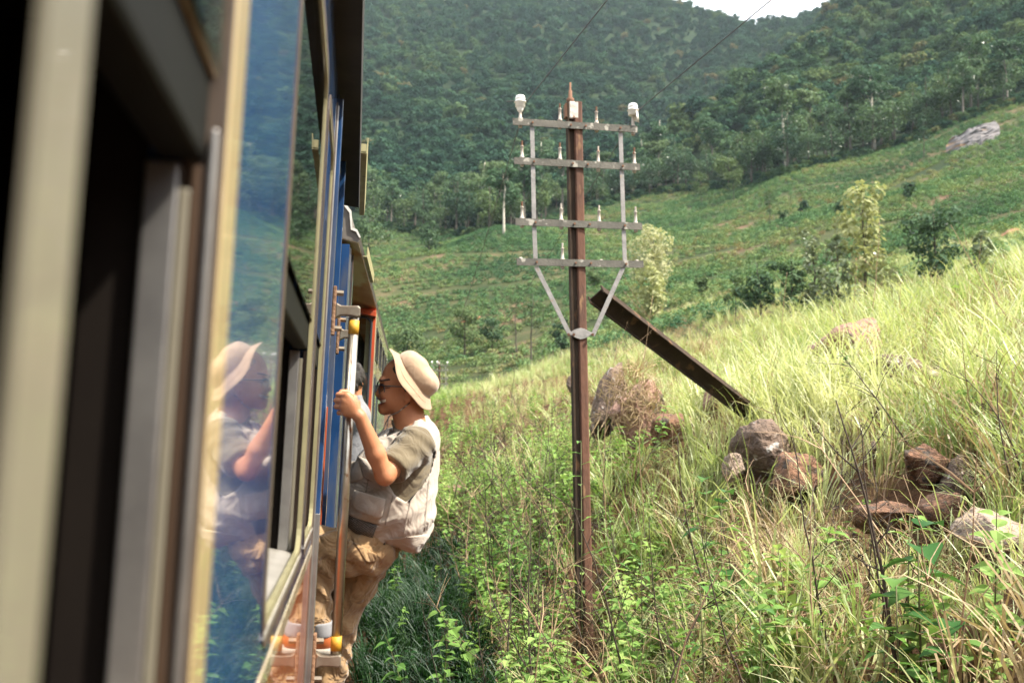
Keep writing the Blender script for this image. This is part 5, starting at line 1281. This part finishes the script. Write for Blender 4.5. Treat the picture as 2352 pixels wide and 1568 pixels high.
def lens_mat():
    m, nt, N, L = _nt('clear_lens'); o = N.new('ShaderNodeOutputMaterial'); g = N.new('ShaderNodeBsdfGlossy'); g.inputs['Roughness'].default_value = .02
    t = N.new('ShaderNodeBsdfTransparent'); t.inputs[0].default_value = (.93, .95, .94, 1); mx = N.new('ShaderNodeMixShader'); mx.inputs[0].default_value = .10
    L.new(t.outputs[0], mx.inputs[1]); L.new(g.outputs[0], mx.inputs[2]); L.new(mx.outputs[0], o.inputs[0]); return m
M_lens = lens_mat()
def net_mat():
    m, nt, N, L = _nt('black_net'); b = N.new('ShaderNodeBsdfPrincipled'); o = N.new('ShaderNodeOutputMaterial'); L.new(b.outputs[0], o.inputs[0]); b.inputs['Roughness'].default_value = .8
    tc = N.new('ShaderNodeTexCoord'); mp = N.new('ShaderNodeMapping'); mp.inputs['Scale'].default_value = (22, 15, 1); mp.inputs['Rotation'].default_value = (0, 0, .78); L.new(tc.outputs['UV'], mp.inputs[0])
    v = N.new('ShaderNodeTexVoronoi'); v.inputs['Scale'].default_value = 1.0; v.inputs['Randomness'].default_value = .12; L.new(mp.outputs[0], v.inputs['Vector'])
    r = _ramp(N, [(.20, (.42, .38, .33)), (.30, (.012, .012, .012))]); L.new(v.outputs['Distance'], r.inputs[0]); L.new(r.outputs[0], b.inputs['Base Color'])
    bp = N.new('ShaderNodeBump'); bp.inputs['Strength'].default_value = .5; bp.inputs['Distance'].default_value = .003; L.new(v.outputs['Distance'], bp.inputs['Height']); L.new(bp.outputs[0], b.inputs['Normal']); return m

# ------------------------------------------------------------------ the man on the step
DM = 3.72; S_ = DM / FPX
def hz(px, py, dz=0.0): return C(px, py, DM) + np.array([0, 0, dz])
def rp_(*a): return np.array(a) * S_
def f_head(p):
    d = s_ell(p, hz(934, 870), rp_(57, 54, 46))
    d = smin(d, s_ell(p, hz(903, 900), rp_(32, 47, 37)), .018)
    for sg in (-1, 1):
        d = smin(d, s_cap(p, hz(885, 938, sg*.012), hz(930, 917, sg*.048), .0185, .020), .022)
        d = smin(d, s_ell(p, hz(892, 907, sg*.036), rp_(16, 14, 13)), .014)
        d = smin(d, s_ell(p, hz(883, 872, sg*.024), rp_(11, 7, 18)), .010)
    d = smin(d, s_ell(p, hz(881, 940), rp_(11.5, 11, 16)), .014)
    d = smin(d, s_cap(p, hz(877.5, 884), hz(869, 903), .0075, .0105), .009)
    d = smin(d, s_ell(p, hz(868.5, 905.5), rp_(7, 6, 8)), .006)
    for sg in (-1, 1): d = smin(d, s_ell(p, hz(874.5, 908, sg*.012), rp_(5.5, 4.6, 4)), .005)
    d = smin(d, s_ell(p, hz(876, 917), rp_(7.5, 4.6, 15)), .006)
    d = smin(d, s_ell(p, hz(875.5, 929), rp_(7.6, 4.6, 13)), .006)
    for sg in (-1, 1): d = smax(d, -s_ell(p, hz(877, 888, sg*.034), rp_(8, 6, 12)), .008)
    d = smax(d, -s_ell(p, hz(871, 922.6), rp_(13.0, 3.2, 31), .12), .003)
    for sg in (-1, 1):
        e = s_ell(p, hz(942, 907, sg*.073), rp_(9.5, 17, 5), -.25); e = smax(e, -s_ell(p, hz(940, 905, sg*.086), rp_(4.5, 9, 5), -.25), .005); d = smin(d, e, .006)
    d = smin(d, s_cap(p, hz(936, 930), hz(944, 1000), 34*S_, 40*S_), .020)
    return d
DH = 3.400
def hh(px, py, dz=0.0): return C(px, py, DH) + np.array([0, 0, dz])
SHL, ELL, WRL = C(952, 1024, 3.60), C(884, 1092, 3.45), hh(829, 958, -.012)
SHR, ELR = C(952, 1010, 3.98), C(884, 1075, 4.12)
def f_hand(p):
    w = hh(824, 951, -.012); d = s_ell(p, hh(806, 929, -.024), (.026, .040, .017), .35)
    mc = [(801, 908, -.030), (794, 920, -.031), (791, 933, -.029), (795, 946, -.026)]
    for (x, y, z) in mc:
        q = s_cap(p, w, hh(x, y, z), .0155, .0125); d = smin(d, q, .010)
    for i, (x, y, z) in enumerate(mc):
        r = [.0092, .0096, .0092, .0082][i]; px = [778, 774, 774, 780][i]
        j = [hh(x, y, z), hh(px, y - 2 + i, -.012), hh(px + 2, y + i, .014), hh(px + 15, y + 1 + i, .026)]
        f = smin(s_cap(p, j[0], j[1], r * 1.12, r), s_cap(p, j[1], j[2], r, r * .92), .004); f = smin(f, s_cap(p, j[2], j[3], r * .92, r * .8), .004)
        d = smin(d, f, .0035)
    t = smin(s_cap(p, hh(822, 944, -.002), hh(811, 915, .010), .0155, .0125), s_cap(p, hh(811, 915, .010), hh(796, 901, .022), .0115, .0100), .006)
    t = smin(t, s_cap(p, hh(796, 901, .022), hh(783, 899, .006), .0100, .0082), .004)
    return smin(d, t, .006)
def f_body(p):
    d = f_head(p)
    d = smin(d, s_cap(p, C(934, 1030, 3.77), C(905, 1180, 3.76), .085, .10), .03)
    for sg, sh, el, wr in ((0, SHL, ELL, WRL), (1, SHR, ELR, C(826, 955, 4.06))):
        d = smin(d, s_cap(p, C(936, 1024, 3.77), sh, .055, .050), .03)
        d = smin(d, s_cap(p, sh, el, .048, .034), .02)
        a = smin(s_cap(p, el, el + (wr - el) * .38, .031, .033), s_cap(p, el + (wr - el) * .38, wr, .033, .0228), .012)
        d = smin(d, a, .014)
    d = smin(d, f_hand(p), .012)
    q = p + np.array([0, 0, -.635]); q2 = C(808, 930, 4.06)           # far hand, closed on the far rail
    e = s_ell(p, q2 + np.array([.006, 0, 0]), (.030, .040, .034))
    for k in range(4): e = smin(e, s_cap(p, q2 + np.array([-.010, .03 - k*.02, -.035]), q2 + np.array([-.026, .03 - k*.02, .0]), .0095, .009), .004)
    return smin(d, e, .02)
man = empty('person', tuple(toW(C(780, 1700, 3.85)))); tag(man, 'person in beige hat, glasses and pocketed vest leaning out of the doorway, holding the rail', 'person')
def child(o):                                         # keep world placement under the person's base
    o.location = tuple(-Vector(man.location)); return o
child(skin('body', f_body, C(762, 1100, 3.28) + (-.03, -.30, 0), C(1010, 815, 4.2) + (.03, .02, 0), .0042, M_skin, man, 2))
# shirt
SLH = (C(905, 1078, 3.50), C(950, 1030, 3.60))
VP_ = [(898,985),(930,974),(965,964),(987,982),(1001,1027),(1001,1070),(999,1107),(993,1187),(986,1232),(962,1274),(920,1262),(882,1257),(848,1251),(795,1223),(788,1190),(792,1140),(800,1088),(818,1040),(846,1010),(870,993)]
VPC = polyC(VP_, 3.66)
def f_torso(p, off=0.0, hzd=.215, rr=.12):
    a = s_poly(p, VPC) + rr; b = np.abs(p[:, 2] - 3.78 - .0 * p[:, 1]) - (hzd - rr)
    return np.minimum(np.maximum(a, b), 0) + np.hypot(np.maximum(a, 0), np.maximum(b, 0)) - rr - off
def f_shirt(p):
    d = f_torso(p, -.016)
    for sh, el in ((SHL, ELL), (SHR, ELR)):
        ax = (el - sh) / np.linalg.norm(el - sh); s = smin(s_cap(p, sh + ax * -.01, sh + ax * .17, .066, .060), s_cap(p, C(944, 1020, 3.77), sh, .075, .062), .03)
        s = smax(s, (p - (sh + ax * .155)) @ (ax * .92 + np.array([.0, -.0, -.25]) * .4), .006); d = smin(d, s, .02)
    d = smin(d, s_cap(p, C(938, 985, 3.73), C(936, 972, 3.73), .062, .058), .012)
    d = d + .0035 * np.sin(p[:, 0] * 62 + p[:, 1] * 95 + 2 * np.sin(p[:, 2] * 30)) * np.clip((p[:, 1] + .52) * 8, 0, 1)
    d = smax(d, -s_cap(p, C(930, 930, 3.72), C(938, 984, 3.73), .055, .052), .004)
    return smax(d, -(p[:, 1] - C(900, 1240, 3.7)[1]), .005)
child(skin('t_shirt', f_shirt, C(785, 1262, 3.5) + (0, 0, -.12), C(1010, 955, 4.15) + (.05, .02, .02), .0055, M_shirt, man, 2))
ARM_ = polyC([(914,1000),(944,989),(982,1008),(994,1050),(986,1088),(966,1122),(934,1151),(908,1134),(886,1096),(893,1040)], 3.60)
NECK_ = polyC([(890, 1000), (903, 972), (948, 962), (952, 972), (918, 1000), (893, 1032)], 3.68)
def f_vest(p):
    wrk = fbm(p[:, 0] * 9 + p[:, 2] * 5, p[:, 1] * 12 + p[:, 0] * 4, 3, 91) * .011 + .004 * np.sin(p[:, 0] * 40 - p[:, 1] * 55 + 3 * np.sin(p[:, 1] * 14))
    d = f_torso(p) + wrk
    a = s_poly(p, ARM_)
    near = np.maximum(a, p[:, 2] - 3.74); far = np.maximum(a, 3.84 - p[:, 2])
    d = smax(d, -near, .010); d = smax(d, -far, .010)
    d = smax(d, -s_cap(p, C(930, 930, 3.72), C(932, 985, 3.73), .062, .064), .006)
    d = smax(d, -np.maximum(s_poly(p, NECK_), np.abs(p[:, 2] - 3.77) - .15), .005)
    d = smax(d, -s_cap(p, C(880, 985, 3.73), C(868, 1060, 3.76), .030, .022), .010)      # open front
    return d
vest = child(skin('vest', f_vest, C(778, 1288, 3.55) + (0, 0, -.02), C(1012, 955, 4.02) + (.02, .01, .02), .0052, M_vest, man, 1))
def vp(name, quad, m=M_vpock, lift=.004, puff=.0, rnd=0.0, uv=False, fn=f_vest):
    o = patch(name, fn, quad, m, vest, 3.35, 3.95, lift, puff, rnd=rnd, uv=uv); return o
vp('pouch_pocket', [(822, 1046), (862, 1064), (876, 1112), (838, 1098)], lift=.012, puff=.024, rnd=.1)
vp('pouch_pocket', [(806, 1060), (826, 1056), (836, 1100), (802, 1110)], puff=.014, rnd=.1)
vp('cargo_pocket', [(812, 1128), (884, 1150), (872, 1206), (800, 1184)], lift=.012, puff=.026, rnd=.06)
vp('pocket_flap', [(814, 1124), (886, 1146), (876, 1196), (806, 1166)], lift=.042, puff=.006, rnd=.16)
vp('net_pocket', [(802, 1176), (866, 1206), (850, 1252), (797, 1226)], net_mat(), lift=.010, puff=.010, uv=True)
vp('waist_band', [(888, 1238), (982, 1226), (964, 1270), (884, 1254)], lift=.004)
vp('side_panel_seam', [(950, 1120), (953, 1120), (926, 1236), (923, 1236)], lift=.003)
for q in ([(846, 1092), (849, 1092), (842, 1130), (839, 1129)], [(905, 1128), (907, 1130), (886, 1206), (883, 1204)], [(985, 1090), (988, 1090), (976, 1220), (973, 1219)], [(806, 1166), (876, 1197), (875, 1200), (805, 1169)]): vp('seam', q, M_seam, lift=.0022)
vp('front_edge', [(797, 1110), (806, 1112), (797, 1180), (791, 1178)], lift=.006, puff=.004)
vp('fabric_tab', [(914, 994), (928, 984), (930, 988), (917, 998)], M_blackfab, lift=.005)
vp('fabric_tab', [(996, 1028), (1001, 1028), (999, 1052), (995, 1050)], M_blackfab, lift=.006)
vp('mesh_side', [(934, 1142), (966, 1118), (962, 1124), (940, 1154)], M_blackfab, lift=.002)
vp('pull_tab', [(874, 1118), (886, 1116), (888, 1122), (876, 1124)], M_vpock, lift=.012)
vp('pull_tab', [(880, 1248), (884, 1246), (887, 1262), (883, 1262)], M_blackfab, lift=.012)
# trousers
HL, KL, AL = C(852, 1262, 3.66), C(712, 1270, 3.585), C(728, 1452, 3.62)
HR, KR, AR = C(840, 1278, 3.86), C(778, 1420, 3.86), C(732, 1690, 3.88)
def f_trou(p):
    d = s_ell(p, C(866, 1246, 3.77), (.095, .080, .185))
    lt = s_cap(p, HL, KL, .094, .086); lt = smin(lt, s_cap(p, KL, AL, .086, .056), .03)
    lr = s_cap(p, HR, KR, .098, .074); lr = smin(lr, s_cap(p, KR, AR, .074, .062), .02)
    d = smin(smin(d, lt, .02), lr, .02)
    w = .0062 * np.sin(p[:, 0] * 70 + p[:, 1] * 38 + 3 * np.sin(p[:, 2] * 22 + p[:, 1] * 18)) + .010 * fbm(p[:, 0] * 11, p[:, 1] * 9 + p[:, 2] * 6, 3, 33)
    return d + w
tro = child(skin('trousers', f_trou, C(640, 1725, 3.85) + (-.02, -.02, -.42), C(925, 1195, 3.85) + (.05, .03, .25), .0065, M_trou, man, 2))
patch('cargo_pocket', f_trou, [(800, 1238), (850, 1262), (838, 1300), (782, 1282)], M_trou, tro, 3.3, 4.0, .006, .010, rnd=.05)
patch('pocket_flap', f_trou, [(812, 1244), (866, 1272), (862, 1290), (842, 1292)], M_trou, tro, 3.3, 4.0, .016, .004, rnd=.2)
patch('seam', f_trou, [(778, 1236), (781, 1237), (770, 1310), (767, 1309)], M_trou, tro, 3.3, 4.0, .004)
# shoes
for nm, base, sock in (('shoe', C(733, 1470, 3.60), True), ('shoe', C(735, 1705, 3.87), False)):
    def f_shoe(p, b=base): 
        d = s_cap(p, b + (.02, .0, 0), b + (-.15, -.012, .0), .040, .034); d = smin(d, s_cap(p, b + (.015, .03, 0), b + (.0, .055, 0), .036, .038), .02)
        d = smax(d, -(p[:, 1] - (b[1] - .026)), .004); return smax(d, -s_cap(p, b + (0, .05, 0), b + (0, .12, 0), .030, .034), .003)
    sh = child(skin('shoe', f_shoe, base + (-.21, -.06, -.07), base + (.08, .12, .07), .005, M_shoeo, man, 1))
    def f_col(p, b=base): 
        d = np.abs(s_cap(p, b + (.012, .03, 0), b + (.0, .075, 0), .041, .043)) - .005; return smax(smax(d, b[1] + .018 - p[:, 1], .004), p[:, 1] - (b[1] + .072), .004)
    skin('collar', f_col, base + (-.08, -.02, -.08), base + (.09, .13, .08), .004, M_shoeg, sh, 1)
    def f_sole(p, b=base): return smax(smax(s_cap(p, b + (.022, -.03, 0), b + (-.155, -.036, 0), .045, .039), p[:, 1] - (b[1] - .020), .003), (b[1] - .045) - p[:, 1], .003)
    skin('sole', f_sole, base + (-.22, -.08, -.07), base + (.09, .02, .07), .005, M_sole, sh, 1)
    if sock:
        def f_sock(p, b=base): return smax(s_cap(p, b + (0, .03, 0), b + (-.006, .11, 0), .031, .033), p[:, 1] - (b[1] + .10), .004)
        child(skin('sock', f_sock, base + (-.09, -.02, -.07), base + (.07, .16, .07), .005, M_shoew, man, 1))
# hair, hat, glasses
def f_hair(p):
    d = s_ell(p, hz(936, 872), rp_(58, 54, 49)) + fbm(p[:, 0] * 70, p[:, 1] * 70 + p[:, 2] * 60, 3, 12) * .009
    n = np.array([-.86, -.51, 0]); d = smax(d, (p - hz(920, 872)) @ n, .006); d = smax(d, (p - hz(952, 864)) @ np.array([.815, .58, -.04]) - .006, .004)
    d = smin(d, s_ell(p, hz(899, 842), rp_(11, 8, 22)) + fbm(p[:, 0] * 110, p[:, 1] * 110 + p[:, 2] * 90, 2, 7) * .012, .012)
    d = smax(d, -(s_ell(p, hz(905, 925), rp_(50, 42, 70))), .006)
    return smax(d, -(p[:, 1] - hz(900, 926)[1]), .004)
child(skin('hair', f_hair, hz(868, 945) - (0, 0, .10), hz(1005, 805) + (0, 0, .10), .0042, M_hair, man, 1))
def hat():
    ax = np.array([.815, .58, -.04]); ax /= np.linalg.norm(ax); e1 = np.cross(ax, [0, 0, 1.]); e1 /= np.linalg.norm(e1); e2 = np.cross(ax, e1)      # e1 lies in the image plane, towards the brim's lower end
    c = hz(952, 864); prof = [(-.034, .134), (-.026, .124), (-.015, .110), (-.004, .098), (.0, .0935), (.005, .0945), (.018, .095), (.034, .092), (.047, .086), (.055, .076), (.059, .062), (.061, .044), (.062, .022), (.0625, .003)]
    n = 64; V = []
    for j, (h_, r) in enumerate(prof):
        for i in range(n):
            a = 2 * math.pi * i / n; ca, sa = math.cos(a), math.sin(a); rr, h2 = r, h_
            if j < 4:
                k = (4 - j) / 4
                rr *= 1 + .03 * k * math.sin(2 * a + .6) + .012 * k * math.sin(5 * a); h2 += k * (.010 * math.sin(3 * a + 1.0) + .006 * math.sin(5 * a + 2))
                up = max(0, -ca) ** 6; h2 += k * up * .030; rr += k * up * .002                # front of the brim is turned up
            else:
                f = math.sin(math.pi * (j - 4) / 9.)
                h2 += .008 * f * vnoise(ca * 2.2 + 5, sa * 2.2 + j * .4, 3) * 2
                rr *= 1 + .045 * f * float(vnoise(ca * 2.6 + 9, sa * 2.6 + j * .55, 5)) * 2 - .05 * math.exp(-((a - 4.9) / .25) ** 2) * f - .045 * math.exp(-((a - 4.1) / .2) ** 2) * f
            V.append(c + ax * h2 + e1 * ca * rr * 1.0 + e2 * sa * rr * .90)
    F = [(j*n + i, j*n + (i+1) % n, (j+1)*n + (i+1) % n, (j+1)*n + i) for j in range(len(prof) - 1) for i in range(n)] + [tuple((len(prof)-1)*n + i for i in range(n))]
    o = child(mesh_obj('hat', toW(V), F, M_hat, man, True)); so = o.modifiers.new('cloth', 'SOLIDIFY'); so.thickness = .003
    sb = o.modifiers.new('sub', 'SUBSURF'); sb.levels = 1; sb.render_levels = 1
    bd = MB(); ringp = []
    for i in range(33): a = 2 * math.pi * i / 32; ringp.append(c + ax * .001 + e1 * math.cos(a) * .0955 + e2 * math.sin(a) * .0955 * .9)
    bd.tube(toW(ringp), .0022, 5); bd.build('seam', M_hat, o, smooth=True)
    for q in (.5,):
        rp2 = []
        for i in range(49):
            a = 2 * math.pi * i / 48; k = q; rr = .0965 + (.134 - .0965) * k; h2 = -.002 + -.032 * k + .9 * k * (.010 * math.sin(3 * a + 1.0) + .006 * math.sin(5 * a + 2)) + k * max(0, -math.cos(a)) ** 6 * .030
            rr *= 1 + .03 * k * math.sin(2 * a + .6) + .012 * k * math.sin(5 * a); rp2.append(c + ax * (h2 + .003) + e1 * math.cos(a) * rr + e2 * math.sin(a) * rr * .9)
        MB().tube(toW(rp2), .0009, 4).build('stitch_line', M_hat, o, smooth=True)
hat()
def glasses():
    o = child(empty('glasses', parent=man))
    for (cx, cy, dz, a, b) in ((880.5, 893.5, -.045, 7.2, 12.5), (868.5, 888.5, .030, 5.4, 11.5)):
        c = hz(cx, cy, dz); pts = []
        for i in range(25):
            t = 2 * math.pi * i / 24; x, y = a * math.cos(t), b * math.sin(t) * (1 - .06 * math.cos(2 * t)); pts.append(c + np.array([x * S_, y * S_, -x * S_ * .9]))
        MB().tube(toW(pts), .0022, 6).build('rim', M_frame, o, smooth=True)
        mesh_obj('lens', toW(pts[:-1]), [tuple(range(24))], M_lens, o)
    MB().tube(toW([hz(877, 884, -.034), hz(872.5, 883.5, -.006), hz(870.5, 882, .02)]), .0020, 6).build('bridge', M_frame, o, smooth=True)
    MB().tube(toW([hz(881, 883, -.056), hz(888, 884, -.066), hz(905, 884.5, -.075), hz(930, 886, -.079), hz(944, 893, -.077)]), [.0034, .0028, .0024, .0022, .0018], 6).build('temple', M_frame, o, smooth=True)
glasses()
def fp_(name, quad, m, lift=.0015, **k): return child(patch(name, f_head, quad, m, man, 3.45, 3.9, lift, **k))
fp_('eyebrow', [(872.5, 872.5), (894, 869), (897, 872.5), (874, 876)], M_hair, .0022)
fp_('eyelid', [(881, 890), (896, 889), (897, 890.6), (882, 891.6)], M_hair, .0008)
fp_('eye', [(877.2, 889.6), (881, 889.4), (881, 892.2), (877.4, 892)], M_hair, .0008)
def f_mouth(p): return s_ell(p, hz(881, 922), rp_(9.5, 5.2, 18.5))
fp_('teeth', [(872.6, 919.6), (886.5, 916.8), (885.5, 922.6), (874, 926.2)], M_teeth, .0030)
0 and child(skin('teeth', lambda p: smax(s_ell(p, hz(884, 921.0), rp_(9.5, 3.6, 24)), -(p[:, 1] - hz(0, 925)[1]), .001), hz(868, 930, -.05), hz(898, 912, .05), .0022, M_teeth, man, 1))
fp_('lower_lip', [(869.5, 926.6), (884, 922.4), (886, 924.6), (871, 931)], M_lip, .001)
fp_('upper_lip', [(870.4, 914.5), (886, 913.2), (886, 915.6), (871, 918.4)], M_lip, .001)
cord = [hz(946, 922, -.060), hz(936, 930, -.064), hz(918, 944, -.050), hz(898, 953, -.030), hz(890, 966, -.034), hz(886, 980, -.055), hz(879, 992, -.075), hz(875, 999, -.08), hz(881, 1001, -.08), hz(888, 995, -.078), hz(893, 985, -.065), hz(893.5, 970, -.045), hz(895, 954, -.030)]
child(MB().tube(toW(cord), .0021, 6).build('chin_cord', M_cord, man, smooth=True))
# ------------------------------------------------------------------ second traveller, seen from behind at the red end
DB = 8.75
def f_p2(p):
    c = C(816, 868, DB); d = s_ell(p, c, (.080, .115, .095)); d = smin(d, s_cap(p, c + (0, -.08, 0), c + (.0, -.22, 0), .055, .06), .02)
    d = smin(d, s_cap(p, c + (-.02, -.34, -.12), c + (-.02, -.34, .12), .10, .10), .06); d = smin(d, s_cap(p, c + (-.02, -.34, 0), c + (-.05, -.80, 0), .14, .13), .05)
    for sg in (-1, 1): d = smin(d, s_cap(p, c + (-.06, -.8, sg*.08), c + (-.10, -1.62, sg*.08), .085, .055), .03)
    return d
m2 = empty('person', tuple(toW(C(808, 1290, DB)))); tag(m2, 'dark haired person in a grey shirt at the red carriage end, seen from behind', 'person')
def child2(o): o.location = tuple(-Vector(m2.location)); return o
c2 = C(816, 868, DB)
child2(skin('body', f_p2, c2 + (-.28, -1.72, -.3), c2 + (.25, .16, .3), .014, M_skin, m2, 2))
def f_h2(p): return smax(s_ell(p, c2 + (-.004, .012, -.01), (.090, .128, .105)) + fbm(p[:, 0] * 40, p[:, 1] * 40 + p[:, 2] * 30, 3, 4) * .02, p[:, 2] - (DB + .05), .01)
child2(skin('hair', f_h2, c2 + (-.13, -.15, -.14), c2 + (.13, .17, .14), .009, M_hair, m2, 1))
def f_s2(p):
    d = s_cap(p, c2 + (-.02, -.34, -.13), c2 + (-.02, -.34, .13), .115, .115); d = smin(d, s_cap(p, c2 + (-.02, -.34, 0), c2 + (-.05, -.85, 0), .158, .15), .05); return smin(d, s_cap(p, c2 + (0, -.18, 0), c2 + (0, -.25, 0), .066, .08), .03)
child2(skin('shirt', f_s2, c2 + (-.28, -1.02, -.32), c2 + (.25, -.06, .32), .012, cloth('pale_grey_cotton', (.22, .22, .23), (.17, .17, .18)), m2, 1))
def f_t2(p):
    d = None
    for sg in (-1, 1): q = s_cap(p, c2 + (-.06, -.82, sg*.08), c2 + (-.10, -1.62, sg*.08), .10, .07); d = q if d is None else smin(d, q, .02)
    return d
child2(skin('trousers', f_t2, c2 + (-.28, -1.74, -.3), c2 + (.15, -.66, .3), .014, M_trou, m2, 1))
# ------------------------------------------------------------------ air
def build_haze():
    o = MB().box((-1540, -1540, -40), (1540, 1540, 490)).build('haze', [])
    m = bpy.data.materials.new('haze_air'); m.use_nodes = True; nt = m.node_tree; nt.nodes.clear()
    v = nt.nodes.new('ShaderNodeVolumePrincipled'); v.inputs['Color'].default_value = (.74, .90, 1.0, 1); v.inputs['Density'].default_value = .00010; v.inputs['Anisotropy'].default_value = .2
    u = nt.nodes.new('ShaderNodeOutputMaterial'); nt.links.new(v.outputs[0], u.inputs['Volume']); o.data.materials.append(m); tag(o, kind='stuff')
build_haze()
